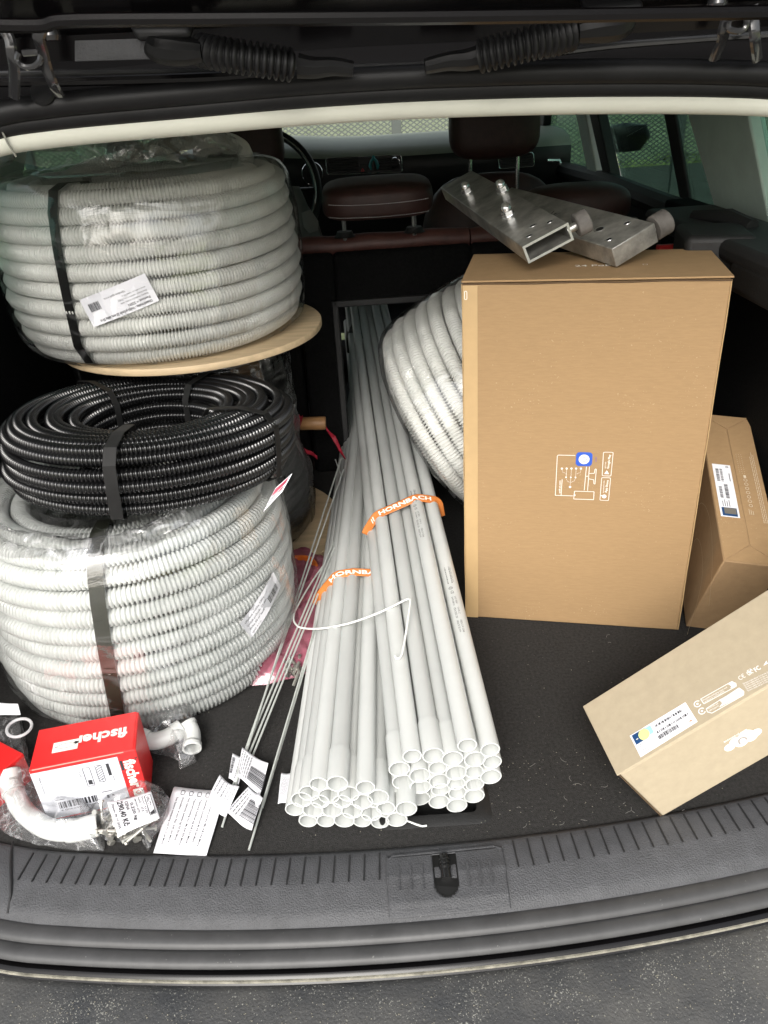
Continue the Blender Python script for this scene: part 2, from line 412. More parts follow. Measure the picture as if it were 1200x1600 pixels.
def mesh_fence(name, label, p0, p1, z0, z1, posts, cw=.046, ch=.0150):
    p0, p1 = Vector(p0), Vector(p1); d = (p1-p0); Lh = d.length; d.normalize(); nrm = Vector((-d.y, d.x, 0))
    t = thing(name, label, 'fence', (p0.x, p0.y, -.65))
    mb = MB(); nx = int(Lh/cw); nz = int((z1-z0)/ch)
    for j in range(nz):
        zb = z0 + j*ch
        if zb < .25: continue
        pts = []
        vs = []; w_ = .0095
        for i in range(nx*2+1):
            zz = zb + (ch if (i+j) % 2 else 0); x = i*cw/2
            p = d*x; 
            vs += [Vector((p.x, p.y, zz+.65-w_/2)), Vector((p.x, p.y, zz+.65+w_/2)) + nrm*.003]
        fs = [(2*i, 2*i+2, 2*i+3, 2*i+1) for i in range(nx*2)]
        mb.add(vs, fs)
    tag(mb.build('mesh', FENCEM, t), kind='stuff')
    mb = MB(); a = Vector((0,0,z0+.65)); mb.cuboid(a, d*Lh, nrm*.003, Vector((0,0,.25-z0)))   # lower sheet strip, never in view
    mb.build('lower_panel', FENCEM, t)
    for q in posts:
        mb = MB(); c = d*q - nrm*.03; mb.cuboid(c - d*.033, d*.066, nrm*.055, Vector((0,0,z1+.68)))
        mb.build('post', FENCEM, t, bevel=.004)
    mb = MB(); mb.cuboid(Vector((0,0,z1+.65))-nrm*.02, d*Lh, nrm*.04, Vector((0,0,.03))); mb.build('top_rail', FENCEM, t)
    return t
fx = ony(619, 195, 6.0).x
mesh_fence('mesh_fence', 'galvanised expanded metal fence on posts seen through the car windows', (-2.4, 6, 0), (7.2, 6, 0), -.55, 1.15,
           (.03, fx+2.4-2.0, fx+2.4, fx+2.4+2.0, fx+2.4+4.0, fx+2.4+6.0))
# hedge beyond the fences: leaf clumps
def hedge(name, label, boxes, seed, n=9000):
    rs = np.random.RandomState(seed); mb_v = []; mb_f = []
    for (x0,x1,y0,y1,z0,z1) in boxes:
        P = rs.uniform((x0,y0,z0), (x1,y1,z1), (n, 3))
        top = z1 - .35*(np.sin(P[:,0]*1.7)+np.sin(P[:,0]*.6+2)+1.)*.5
        P = P[P[:,2] < top]
        A = rs.normal(size=(len(P),3)); A /= np.linalg.norm(A,axis=1)[:,None]
        B = np.cross(A, rs.normal(size=(len(P),3))); B /= np.linalg.norm(B,axis=1)[:,None]
        s = rs.uniform(.04,.10,len(P))[:,None]
        for p,a,b in zip(P, A*s, B*s*.6):
            k = len(mb_v); mb_v += [p-a, p-b, p+a, p+b]; mb_f.append((k,k+1,k+2,k+3))
    o = link(name, new_mesh(name, mb_v, mb_f, LEAF)); return tag(o, label, 'hedge', kind='stuff')
hedge('hedge', 'low loose green hedge growing behind the wire fence in front of the car', [(-5,14,8.6,9.4,-.6,.0)], 3, 12000)


# ================================================================== THE CAR
car = thing('estate_car', 'black estate car with brown leather seats, its tailgate raised over the loaded boot', 'car', (0, 0, 0))
def rbox(name, a, b, m, bev=.01, parent=None, seg=3, mw=None):
    mb = MB(); mb.box(a, b, mw=mw); return mb.build(name, m, parent or car, bevel=bev, seg=seg)
# load floor with the recessed grip
gx0, gx1, gy0, gy1 = -.075, .066, .688, .742
def bow(x): return .17*x*x + .029*x + .30*max(0, abs(x)-.50)**1.5      # plan curve of the car's tail
mb = MB(); fxs = sorted([-.78+.04*k for k in range(38)]+[gx0, gx1, .70])
for xa, xb in zip(fxs, fxs[1:]):
    if xb-xa < 1e-6: continue
    xm = (xa+xb)/2; yt = gy0 if gx0 < xm < gx1 else gy1
    ya, yb = .645+bow(xa), .645+bow(xb); t_a, t_b = max(yt, ya), max(yt, yb)
    mb.add([(xa,ya,0),(xb,yb,0),(xb,t_b,0),(xa,t_a,0)], [(0,1,2,3)])
    if gx0 < xm < gx1: mb.add([(xa,gy1,0),(xb,gy1,0),(xb,1.8,0),(xa,1.8,0)], [(0,1,2,3)])
    else: mb.add([(xa,t_a,0),(xb,t_b,0),(xb,1.8,0),(xa,1.8,0)], [(0,1,2,3)])
mb.build('load_floor', CARPET, car)
mb = MB()      # grip: rounded rim and dark well
rim = Ink().rrpts(gx0, gy0, gx1-gx0, gy1-gy0, .014, 5); inn = Ink().rrpts(gx0+.013, gy0+.011, gx1-gx0-.026, gy1-gy0-.022, .009, 5)
out = Ink().rrpts(gx0-.006, gy0-.006, gx1-gx0+.012, gy1-gy0+.012, .016, 5)
K = len(rim); vs = [Vector((x,y,.0004)) for x,y in out] + [Vector((x,y,.0035)) for x,y in rim] + [Vector((x,y,.0035)) for x,y in inn] + [Vector((x,y,-.028)) for x,y in inn]
fs = [(r*K+k, r*K+(k+1)%K, (r+1)*K+(k+1)%K, (r+1)*K+k) for r in range(3) for k in range(K)] + [tuple(3*K+k for k in range(K))]
mb.add(vs, fs); mb.build('floor_grip', TRIMB, car, smooth=True)

# sill: grained trim with ribs, seals, painted ledge, bumper.  bow = plan curve of the car's tail
def bow(x): return .17*x*x + .029*x + .30*max(0, abs(x)-.50)**1.5
def run(x0, x1, n, y, z=0): return [(x0+(x1-x0)*i/n, y+bow(x0+(x1-x0)*i/n), z) for i in range(n+1)]
mb = MB(); mb.extrude([(.004,-.004),(.002,.004),(-.004,.0065),(-.012,.0060),(-.040,.0045),(-.044,.0030),(-.070,-.004),(-.084,-.012),(-.089,-.022),(-.089,-.05)], run(-.72,.72,72,.650))
recalc(mb.build('sill_trim', TRIM, car, smooth=True, angle=60))
# the ribs pressed in the step: dark joints with raised edges
ribm = mat('sill_groove_plastic', (.012,.012,.013), .6)
gme = None
x = -.53; k = 0
while x < .56:
    if not (-.075 < x < .082):
        if gme is None:
            mb = MB(); mb.cuboid((-.0009,-.036,.0052),(.0018,0,0),(0,.036,.0016),(0,0,.0012)); 
            gme = new_mesh('sill_rib', mb.v, mb.f, ribm)
        lean = -.010*x/.5
        o = link('sill_rib', gme, car); o.matrix_world = Matrix.Translation((x, .644+bow(x), 0)) @ Matrix(((1,lean/.036*1.2,0,0),(0,1,0,0),(0,0,1,0),(0,0,0,1)))
    x += .0188
# side seam of the sill trim at the left
mb = MB(); mb.tube([(-.565,.698,.0065),(-.560,.680,.0075),(-.552,.658,.0075),(-.545,.640,.005),(-.541,.626,.000),(-.540,.606,-.010)], .0016, 6)
mb.build('trim_seam', ribm, car)
# latch cover plate with slot
lx0, lx1 = -.070, .075
def onsill(y):   # height of sill surface by distance from the floor edge (0 .. -.074)
    ys_ = [.004,-.004,-.012,-.040,-.044,-.070,-.084]; zs_ = [.004,.0065,.0060,.0045,.003,-.004,-.012]
    for a_, b_, c_, d_ in zip(ys_, ys_[1:], zs_, zs_[1:]):
        if a_ >= y >= b_: return c_ + (d_-c_)*(a_-y)/(a_-b_)
    return zs_[-1]-.8*(ys_[-1]-y)*0
lp = thing  # (plate is a part: built directly)
cols, rws = 72, 34
def slot(x, y): return (abs(x-.0015) < .0145 and -.043 < y < -.006) or (x-.0015)**2+(y+.043)**2 < .0145**2
yy_ = [-.004-.070*j/rws for j in range(rws+1)]
W = [Vector((lx0+(lx1-lx0)*i/cols, .640+bow(lx0+(lx1-lx0)*i/cols)+yy, onsill(yy-.010)+.0024)) for yy in yy_ for i in range(cols+1)]
fs = [(j*(cols+1)+i, j*(cols+1)+i+1, (j+1)*(cols+1)+i+1, (j+1)*(cols+1)+i) for j in range(rws) for i in range(cols)
      if not slot(lx0+(lx1-lx0)*(i+.5)/cols, (yy_[j]+yy_[j+1])/2)]
mb = MB(); mb.add(W, fs); plate = mb.build('latch_cover', TRIM, car, smooth=True, solid=.0012)
mb = MB()   # raised frame line round the plate
def sp(x, y, dz=.0025): return (x, .640+bow(x)+y, onsill(y-.010)+dz)
mb.tube([sp(lx0+.002,-.066), sp(lx0,-.03), sp(lx0+.001,-.008), sp(lx0+.008,-.003), sp(0,-.002), sp(lx1-.010,-.002), sp(lx1-.001,-.006)], .0018, 6)
mb.tube([sp(lx0+.002,-.066), sp(0,-.070), sp(lx1-.003,-.068), sp(lx1,-.03), sp(lx1-.001,-.010)], .0014, 6)
mb.build('cover_rim', TRIM, plate)
ridges = MB(); ridges.cuboid((-.0011,-.030,0),(.0022,0,0),(0,.030,.0035),(0,0,.0022)); rme = new_mesh('cover_rib', ridges.v, ridges.f, TRIM)
for xx in (-.056,-.0415,-.027,.029,.043,.057):
    o = link('cover_rib', rme, plate); o.location = (xx, .640-.020, onsill(-.042)+.0016)
mb = MB()   # the slot: dark well with the striker in it
well = [(-.0135,-.005),(.0165,-.005),(.0165,-.043)] + [(.0015+.015*math.cos(a), -.043-.015*math.sin(a)) for a in np.linspace(0, math.pi, 12)[1:-1]] + [(-.0135,-.043)]
vs = [sp(x, y, .0030) for x, y in well] + [sp(x*.97, y, .0022) for x, y in well]; K = len(well); cc_ = len(vs)
rimv = [(.0015+(x-.0015)*.90, -.03+(y+.03)*.94) for x, y in well]
vs += [sp(x, y, .0030) for x, y in rimv]
mb.add(vs, [(k,(k+1)%K,2*K+(k+1)%K,2*K+k) for k in range(K)])
mb.add([sp(x*.96, y, .0013) for x, y in well], [tuple(range(K))])
mb.build('latch_slot', mat('deep_black_recess', (.003,.003,.003), .5), plate)
mb = MB(); mb.tube([(.001,.631,.0105),(.0015,.619,.0095),(.002,.603,.0050)], [.0058,.0062,.0066], 12)
for yy in (.626,.621,.616): mb.tube([(.0013,yy,.0100),(.0014,yy-.0020,.0096)], .0074, 12)
mb.build('striker', mat('greased_steel', (.06,.06,.06), .2, .8), plate, smooth=True)
# weather seals along the sill
def lump(y, z, r, fz=.75):
    mb = MB(); pts = [Vector(p) for p in run(-.74,.74,80,y,z)]
    pts = [Vector((p.x, p.y, p.z + (.05*max(0,abs(p.x)-.56)))) for p in pts]
    mb.tube(pts, r, 14, flat=(1, fz)); return mb
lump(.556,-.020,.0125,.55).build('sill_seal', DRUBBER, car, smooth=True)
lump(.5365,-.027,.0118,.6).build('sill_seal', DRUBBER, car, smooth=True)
mb = MB(); mb.extrude([(.03,-.016),(-.005,-.020),(-.012,-.022),(-.020,-.019),(-.024,-.021),(-.040,-.046)], run(-.76,.76,76,.5395,-.010))
recalc(mb.build('tail_ledge', PAINT, car, smooth=True))
mb = MB(); mb.tube([Vector(p) for p in run(-.76,.76,76,.5140,-.0335)], .0020, 6); mb.build('dirt_line', DIRT, car, smooth=True)
prof = [(.004,-.040),(-.001,-.0365),(-.008,-.036),(-.03,-.041),(-.07,-.050),(-.105,-.062),(-.125,-.080),(-.135,-.12),(-.137,-.25),(-.12,-.38)]
mb = MB(); mb.extrude(prof, run(-.82,.82,82,.5115,0)); recalc(mb.build('rear_bumper', BUMP, car, smooth=True, angle=50))
# grit lying on bumper and carpet
def grit(name, label, n, fn, sz, m, parent=None):
    rs = random.Random(len(name)*n); mb = MB()
    for _ in range(n):
        p = fn(rs); r = rs.uniform(*sz); a = rs.uniform(0, 3); 
        mb.add([p+Vector((r,0,0)), p+Vector((-r*.5,r*.8,0)), p+Vector((-r*.5,-r*.7,0)), p+Vector((0,0,r*.9))], [(0,1,3),(1,2,3),(2,0,3),(0,2,1)])
    o = mb.build(name, m, parent)
    return tag(o, label, 'grit' if label else None, kind='stuff')
def onfloor(rs):
    if rs.random() < .5: return Vector((rs.gauss(.13,.10), rs.uniform(.665,.80), .001))
    return Vector((rs.uniform(-.5,.6), rs.uniform(.66,1.05), .001))
grit('grit', 'pale grit and dust scattered on the dark boot carpet', 420, onfloor, (.0003,.0012), DIRT)
mb = MB(); rs = random.Random(77)
for _ in range(28):
    c = onfloor(rs); a_ = rs.uniform(0, 6.28); l_ = rs.uniform(.004,.012); k_ = rs.uniform(-1.5,1.5)
    mb.tube([c+Vector((l_*t*math.cos(a_+k_*t), l_*t*math.sin(a_+k_*t), .0008+.0012*math.sin(3.1*t))) for t in (0,.33,.66,1)], .00016, 4, caps=False)
tag(mb.build('lint', mat('pale_lint', (.30,.29,.27), .9)), 'pale lint fibres caught in the dark boot carpet', 'lint', kind='stuff')
def onbump(rs):
    x = rs.uniform(-.55,.5); y = min(abs(rs.gauss(0,.045)), .11); return Vector((x, .5015+bow(x)-y, -.0375-.13*y-.0))
grit('grit', 'pale grit stuck on the black rear bumper below the boot sill', 900, onbump, (.0003,.0013), DIRT)

# side trims of the boot, floor to window line
for sx, xin in ((-1, .765), (1, .62)):
    mb = MB()
    X = xin*sx
    pts = [(.66,0),(.66,.50),(.75,.58),(1.05,.60),(1.80,.60),(1.80,0)]
    vs = [Vector((X, y, z)) for y, z in pts] + [Vector((X+sx*.06, y, z)) for y, z in pts]; K = len(pts)
    mb.add(vs, [tuple(range(K)), tuple(range(2*K-1, K-1, -1))] + [(k, K+k, K+(k+1)%K, (k+1)%K) for k in range(K)])
    recalc(mb.build('boot_side_trim', CARPETB, car, bevel=.006))
# window-line shelf at the right with the blind mount
mb = MB(); mb.cuboid((.50,1.02,.585),(.14,0,0),(0,.56,.0),(0,0,.032)); mb.build('side_shelf', TRIMB, car, bevel=.012, seg=3)
mb = MB(); mb.cuboid((.452,1.235,.560),(.10,-.03,0),(.03,.13,0),(0,0,.062)); mb.build('blind_mount', TRIMB, car, bevel=.010, seg=3)
mb = MB(); mb.cuboid((.50,.98,.548),(.12,0,0),(.0,.20,0),(0,0,.052)); mb.build('blind_mount', TRIMB, car, bevel=.012, seg=3)
mb = MB(); mb.tube([(.545,1.44,.617),(.57,1.36,.622),(.585,1.30,.618)], [.012,.018,.012], 10); mb.build('belt_guide', TRIMB, car, smooth=True)
rbox('red_tab', (.515,1.52,.535), (.575,1.535,.556), HAZ, .002)
# ---- body side, pillars and windows.  side plane x = +-.68
def side_panel(sx, name, pts, m, X=.68, th=.03, bev=.004):
    """pts (y, z), the polygon in the plane of the car's side; tumblehome above the belt"""
    if sx < 0: X += .10
    def P(y, z, d=0): return Vector((sx*(X + d - max(0, z-.58)*.22), y, z))
    K = len(pts); vs = [P(y, z) for y, z in pts] + [P(y, z, th) for y, z in pts]
    mb = MB(); mb.add(vs, [tuple(range(K)), tuple(range(2*K-1, K-1, -1))] + [(k, K+k, K+(k+1)%K, (k+1)%K) for k in range(K)])
    return recalc(mb.build(name, m, car, bevel=bev))
for sx in (-1, 1):
    side_panel(sx, 'door_panel', [(1.82,-.30),(2.70,-.30),(2.70,.585),(1.82,.585)], DASHB, .66)
    side_panel(sx, 'door_panel', [(2.72,-.30),(3.75,-.30),(3.75,.56),(2.72,.585)], DASHB, .66)
    side_panel(sx, 'rear_quarter', [(.55,-.55),(1.80,-.55),(1.80,.56),(.62,.56)], PAINT, .78, .02)
    side_panel(sx, 'd_pillar', [(.72,.50),(1.02,.50),(1.14,.90),(.96,.90)], PILLAR)
    side_panel(sx, 'c_pillar', [(1.42,.58),(1.66,.58),(1.86,.90),(1.54,.90)], PILLAR)
    side_panel(sx, 'b_pillar', [(2.42,.50),(2.52,.50),(2.70,.90),(2.58,.90)], PILLAR, .665)
    side_panel(sx, 'door_frame', [(2.34,.56),(2.42,.56),(2.57,.90),(2.47,.90)], TRIMB, .668)
    side_panel(sx, 'quarter_window', [(1.00,.59),(1.44,.59),(1.56,.90),(1.12,.90)], TINT, .70, .004, 0)
    side_panel(sx, 'rear_door_window', [(1.64,.575),(2.36,.575),(2.50,.90),(1.82,.90)], TINT, .70, .004, 0)
    side_panel(sx, 'front_door_window', [(2.50,.575),(3.45,.56),(3.0,.90),(2.66,.90)], TINT, .70, .004, 0)
    side_panel(sx, 'a_pillar', [(3.38,.54),(3.52,.54),(3.06,.90),(2.96,.90)], TRIMB, .675)
    # belt line ledge under the rear door window
    mb = MB(); mb.tube([(sx*.655,1.60,.570),(sx*.658,2.0,.572),(sx*.66,2.4,.576),(sx*.66,3.3,.556)], [.028]*4, 10); mb.build('window_ledge', TRIMB, car, smooth=True)
# narrow dark posts crossing the rear side window (window divider, belt)
side_panel(1, 'window_divider', [(1.84,.575),(1.90,.575),(2.0,.90),(1.93,.90)], TRIMB, .694, .01)
# mirror beyond the right front window
mb = MB(); mb.lathe([(0,-.05),(.05,-.045),(.075,0),(.06,.04),(0,.05)], 16, Matrix.Translation((.93,3.12,.640)) @ Matrix.Diagonal((1.3,.6,1,1)))
mb.build('door_mirror', PAINT, car, smooth=True)
# door pull, chrome
hp = ony(868, 262, 2.9)
mb = MB(); mb.tube([hp+Vector((-.03,.0,.025)), hp+Vector((.01,0,.022)), hp+Vector((.028,0,-.012)), hp+Vector((.018,0,-.035))], [.007,.009,.009,.006], 10); mb.build('door_pull', CHROME, car, smooth=True)
# roof, headliner, floor pan
def slab(name, pts, z0, z1, m): 
    K = len(pts); mb = MB(); mb.add([Vector((x,y,z0)) for x,y in pts]+[Vector((x,y,z1)) for x,y in pts], [tuple(range(K))[::-1], tuple(range(K,2*K))]+[(k,(k+1)%K,K+(k+1)%K,K+k) for k in range(K)])
    return mb.build(name, m, car)
slab('headliner', [(-.70,1.035),(.60,1.035),(.60,2.98),(-.70,2.98)], .885, .900, LINER)
slab('roof', [(-.74,1.00),(.64,1.00),(.64,3.02),(-.74,3.02)], .925, .950, PAINT)
slab('floor_pan', [(-.72,.60),(.72,.60),(.72,4.3),(-.72,4.3)], -.42, -.38, DASHB)
rbox('roof_crossmember', (-.655,.992,.842), (.655,1.03,.955), MATTE, .004)
# windscreen and bonnet
mb = MB(); mb.add([(-.62,2.99,.91),(.62,2.99,.91),(.68,3.72,.60),(-.68,3.72,.60)], [(0,1,2,3)]); mb.build('windscreen', CLEARG, car)
mb = MB(); mb.sheet(lambda u, v: Vector((-.72+1.44*u, 3.74+.95*v, .575 - .10*v - .06*v*v - .05*(2*u-1)**2)), 12, 8); mb.build('bonnet', PAINT, car, smooth=True, solid=.01)
mb = MB(); mb.cuboid((-.74,4.66,-.45),(1.48,0,0),(0,.08,0),(0,0,.86)); mb.build('front_end', PAINT, car, bevel=.03)

# ---- roof edge of the opening: measured along the lip, then real beads at Y = .97
lipx = [(-120,262),(0,226),(75,214),(150,206),(300,193),(450,180),(600,170),(750,164),(900,160.5),(1050,160),(1150,162),(1200,164.5),(1260,169)]
def lip(dy, Y=.97):
    return [ony(x, y+dy, Y) for x, y in lipx]
ends = lambda P, k=1.: [P[0]+Vector((-.17,-.10,-.26))*k, P[0]+Vector((-.11,-.05,-.11))*k, P[0]+Vector((-.04,-.01,-.03))*k] + P + [P[-1]+Vector((.05,-.0,-.02))*k, P[-1]+Vector((.12,-.04,-.09))*k, P[-1]+Vector((.18,-.09,-.26))*k]
def smoothpts(P, n=6):
    out = []
    for i in range(len(P)-1):
        a, b, c, d = P[max(i-1,0)], P[i], P[i+1], P[min(i+2,len(P)-1)]
        for k in range(n):
            t = k/n; out.append(.5*((2*b)+(c-a)*t+(2*a-5*b+4*c-d)*t*t+(3*b-a-3*c+d)*t**3))
    out.append(P[-1]); return out
mb = MB(); mb.tube(smoothpts(ends(lip(0))), .0125, 14, flat=(1,.95)); mb.build('headliner_edge', LINER, car, smooth=True)
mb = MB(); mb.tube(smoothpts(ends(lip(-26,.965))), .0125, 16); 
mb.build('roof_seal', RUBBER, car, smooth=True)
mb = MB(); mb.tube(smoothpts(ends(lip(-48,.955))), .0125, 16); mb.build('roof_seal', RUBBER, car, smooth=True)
lj = ony(9, 224, .957)
mb = MB(); mb.tube([lj+Vector((.0,-.002,.014)), lj+Vector((.004,-.004,0)), lj+Vector((.008,-.001,-.014))], .0012, 6); mb.build('edge_joint', mat('grey_joint_plastic',(.2,.2,.17),.6), car)  # thin darker joint line across the headliner edge
# painted channel behind the seals, with glossy bead
mb = MB(); mb.sheet(lambda u, v: Vector((-.66+1.32*u, .985+.0*v, .80+.16*v)) , 4, 2)
P0 = lip(-60,.975)
mb = MB(); vs = []
for p in P0: vs += [p+Vector((0,0,-.01)), p+Vector((0,.02,.03)), p+Vector((0,.03,.075)), p+Vector((0,-.02,.085))]
K = len(P0); mb.add(vs, [(i*4+k, (i+1)*4+k, (i+1)*4+k+1, i*4+k+1) for i in range(K-1) for k in range(3)])
recalc(mb.build('roof_channel', MATTE, car, smooth=True))
bead = [(-60,120),(0,116),(110,115),(300,112),(420,110),(560,106),(700,100),(800,90),(950,72),(1060,63),(1130,58),(1260,50)]
mb = MB(); mb.tube(smoothpts([ony(x, y, .955) for x, y in bead]), .0038, 8); mb.build('channel_bead', mat('glossy_black_bead',(.03,.03,.03),.08,coat=1.), car, smooth=True)
bead2 = [(-60,132),(0,128),(110,127),(300,122),(420,116)]
mb = MB(); mb.tube(smoothpts([ony(x, y, .95) for x, y in bead2]), .005, 8); mb.build('channel_bead', PAINT, car, smooth=True)
# ---- raised tailgate: inner frame rising backwards over the camera
def tg(u, v):     # u across 0..1, v up the gate
    X = -.62+1.24*u; e = abs(2*u-1)
    pts = [(.945,.890),(.93,.912),(.90,.922),(.83,.955),(.70,1.05),(.45,1.21),(.20,1.34),(.02,1.43)]
    k = v*(len(pts)-1); i = min(int(k), len(pts)-2); f = k-i
    y = pts[i][0]*(1-f)+pts[i+1][0]*f; z = pts[i][1]*(1-f)+pts[i+1][1]*f
    return Vector((X, y, z + .010 - .020*u))
mb = MB(); mb.sheet(tg, 24, 28); mb.build('tailgate_inner', PAINT, car, smooth=True)
mb = MB(); mb.tube(smoothpts([ony(x, y, .84) for x, y in ((-60,38),(60,40),(110,32),(330,30),(600,28),(900,24),(1260,18))]), .006, 8); mb.build('gate_fold', PAINT, car, smooth=True)
mb = MB()
mb.sheet(lambda u, v: ony(120+ (1+u*0)*0 + 200*u, 64+32*v-6*u, .905), 4, 2)
mb.build('gate_bracket', TRIM, car, solid=.006)
# hinges
def hinge(name, arm1, arm2, hook, Y=.90, bolt=None):
    o = MB()
    for arm in (arm1, arm2):
        P = smoothpts([ony(x, y, Y+dy) for x, y, dy in arm], 4); o.tube(P, .0046, 8, flat=(.7, 1.3))
    h = o.build('gate_hinge', mat('painted_hinge', (.03,.03,.032), .18, coat=.6), car, smooth=True)
    q = MB(); q.tube(smoothpts([ony(x, y, Y-.008) for x, y in hook], 5), .0032, 8, closed=False); q.build('hinge_loop', mat('painted_hinge', (.03,.03,.032)), h, smooth=True)
    if bolt:
        b = MB(); c = ony(*bolt, Y-.01)
        b.lathe([(0,.006),(.009,.005),(.010,0),(.008,-.004),(0,-.004)], 12, Matrix.Translation(c)); b.lathe([(0,.001),(.013,.001),(.014,-.003),(0,-.003)], 14, Matrix.Translation(c+Vector((0,0,.009))))
        b.build('hinge_bolt', mat('painted_hinge', (.03,.03,.032)), h, smooth=True)
    return h
hinge('l', [(2,42,0),(14,60,.0),(18,84,.0),(22,110,.01),(22,152,.03)], [(66,44,-.02),(60,58,-.02),(66,80,-.01),(72,104,.0),(82,130,.01),(92,148,.03)],
      [(30,82),(27,93),(34,102),(44,105),(56,102),(63,93),(61,82),(36,83)], bolt=(80,56))
hinge('r', [(1140,20,0),(1132,42,.0),(1129,62,.01),(1122,78,.02),(1116,92,.03)], [(1176,8,0),(1178,34,0),(1180,60,.0),(1184,92,.03)],
      [(1138,34),(1138,44),(1148,48),(1160,47),(1166,38),(1164,26),(1142,28)], bolt=(1120,6))
mb = MB(); mb.lathe([(0,.002),(.012,.002),(.014,-.001),(0,-.002)], 14, Matrix.Translation(ony(66,144,.945)) @ Matrix.Rotation(R(60),4,'X')); mb.build('body_plug', RUBBER, car, smooth=True)
# bellows carrying the cables to the gate
def bellows(name, pts, bracket, foot, Y=.905):
    P = np.array([ony(x, y, Y-.012*math.sin(math.pi*i/(len(pts)-1)))[:] for i, (x, y) in enumerate(pts)])
    dense = np.array([v[:] for v in smoothpts([Vector(p) for p in P], 14)])
    V, rings, sd = ribbed(dense, .0158, .0066, .0042, 12, [(0,0),(.35,0),(.55,1),(.8,1)])
    o = link('cable_bellows', grid_mesh('cable_bellows', V, rings, sd, RUBBER), car)
    b = MB(); a = [ony(x, y, Y-.01) for x, y in bracket]
    b.tube(smoothpts(a, 5), [.012+.006*math.sin(math.pi*min(1,i/((len(a)-1)*5))) for i in range((len(a)-1)*5+1)], 10, flat=(1,.8)); b.build('bellows_boot', RUBBER, o, smooth=True)
    c = MB(); a = [ony(x, y, Y+.01) for x, y in foot]
    n = (len(a)-1)*5+1; c.tube(smoothpts(a, 5), [.015-.006*i/n for i in range(n)], 10, flat=(1,.8)); c.build('bellows_foot', RUBBER, o, smooth=True)
    return o
bellows('l', [(312,78),(340,84),(380,90),(420,96),(468,104)], [(232,66),(250,76),(282,80),(316,80)], [(466,103),(490,106),(520,104),(552,108)])
bellows('r', [(750,88),(790,78),(830,68),(870,60),(905,50)], [(985,28),(965,40),(935,44),(902,50)], [(752,88),(728,94),(700,96),(664,104)])
for sx, q in ((0, [(200,42),(296,40),(302,62),(214,68)]), (1, [(912,12),(1008,2),(1006,24),(920,32)])):
    P = [ony(x, y, .885) for x, y in q]; c = MB(); back = Vector((0,.03,.012))
    c.add([p for p in P]+[p+back for p in P], [(0,1,2,3),(7,6,5,4),(0,4,5,1),(1,5,6,2),(2,6,7,3),(3,7,4,0)])
    recalc(c.build('bellows_bracket', RUBBER, car, bevel=.006, seg=3))

# ---- rear seat back (load side) with the pass-through hatch
SY = 1.775
hx0, hx1, hz0, hz1 = -.125, .20, .02, .405
lean = .18   # the back leans forward: y grows with z
def sb(name, x0, x1, z0, z1, m=CARPETB, th=.09, bev=.012, parent=None, dy=0):
    mb = MB(); y0 = SY+dy+lean*z0; y1 = SY+dy+lean*z1
    mb.add([(x0,y0,z0),(x1,y0,z0),(x1,y0+th,z0),(x0,y0+th,z0),(x0,y1,z1),(x1,y1,z1),(x1,y1+th,z1),(x0,y1+th,z1)],
           [(0,3,2,1),(4,5,6,7),(0,1,5,4),(1,2,6,5),(2,3,7,6),(3,0,4,7)])
    return mb.build(name, m, parent or car, bevel=bev, seg=3)
rs_ = sb('rear_seat_back', -.215, hx0, .0, .52)
sb('back_panel', hx1, .62, .0, .52, parent=rs_); sb('back_panel', hx0, hx1, hz1, .52, parent=rs_)
sb('back_panel', -.68, -.222, .0, .50, parent=rs_)
for (a, b, c, d) in ((hx0-.012, hx0+.004, hz0, hz1+.012), (hx1-.004, hx1+.012, hz0, hz1+.012), (hx0-.01, hx1+.01, hz1-.004, hz1+.012)):
    sb('hatch_frame', a, b, c, d, TRIMB, .03, .003, rs_, -.006)
# leather roll on top of the back
def roll(x0, x1, r, z, y, m=LEATHER, name='top_roll', parent=None):
    mb = MB(); n = 14; mb.tube([Vector((x0+(x1-x0)*i/n, y, z+.0015*math.sin(i*1.3))) for i in range(n+1)], [r*(.93 if i in (0, n) else 1) for i in range(n+1)], 16, flat=(1,.9))
    return mb.build(name, m, parent or rs_, smooth=True)
roll(-.218, .200, .026, .531, 1.915); roll(.203, .60, .026, .528, 1.915); roll(-.66, -.222, .030, .505, 1.915)
# centre headrest
def cushion(name, c, sx_, sy_, sz_, m, parent=None, e=3.2, n=18, tilt=0., tag_=None):
    """superellipsoid-like pad"""
    def sg(v, p): return math.copysign(abs(v)**p, v)
    mb = MB(); vs = []; 
    for j in range(n+1):
        ph = -math.pi/2+math.pi*j/n
        for i in range(2*n):
            th = 2*math.pi*i/(2*n)
            q = 2/e
            p = Vector((sx_/2*sg(math.cos(ph),q)*sg(math.cos(th),q), sy_/2*sg(math.cos(ph),q)*sg(math.sin(th),q), sz_/2*sg(math.sin(ph),q)))
            p = Matrix.Rotation(tilt,3,'X') @ p
            vs.append(Vector(c)+p)
    K = 2*n; fs = [(j*K+i, j*K+(i+1)%K, (j+1)*K+(i+1)%K, (j+1)*K+i) for j in range(n) for i in range(K)]
    mb.add(vs, fs); return recalc(mb.build(name, m, parent or car, smooth=True, angle=180))
hr = cushion('headrest', (-.012,1.955,.628), .262, .17, .078, LEATHERD, e=4.2, tilt=R(6))
for a_ in (-1, 1):
    mb = MB(); mb.tube([(-.012+a_*.082,1.90,.53),(-.012+a_*.082,1.90,.60)], .006, 8); mb.build('headrest_post', CHROME, hr, smooth=True)
    mb = MB(); mb.lathe([(0,.012),(.018,.012),(.021,.004),(.026,0)], 14, Matrix.Translation((-.012+a_*.082,1.90,.552))); mb.build('post_collar', TRIMB, hr, smooth=True)
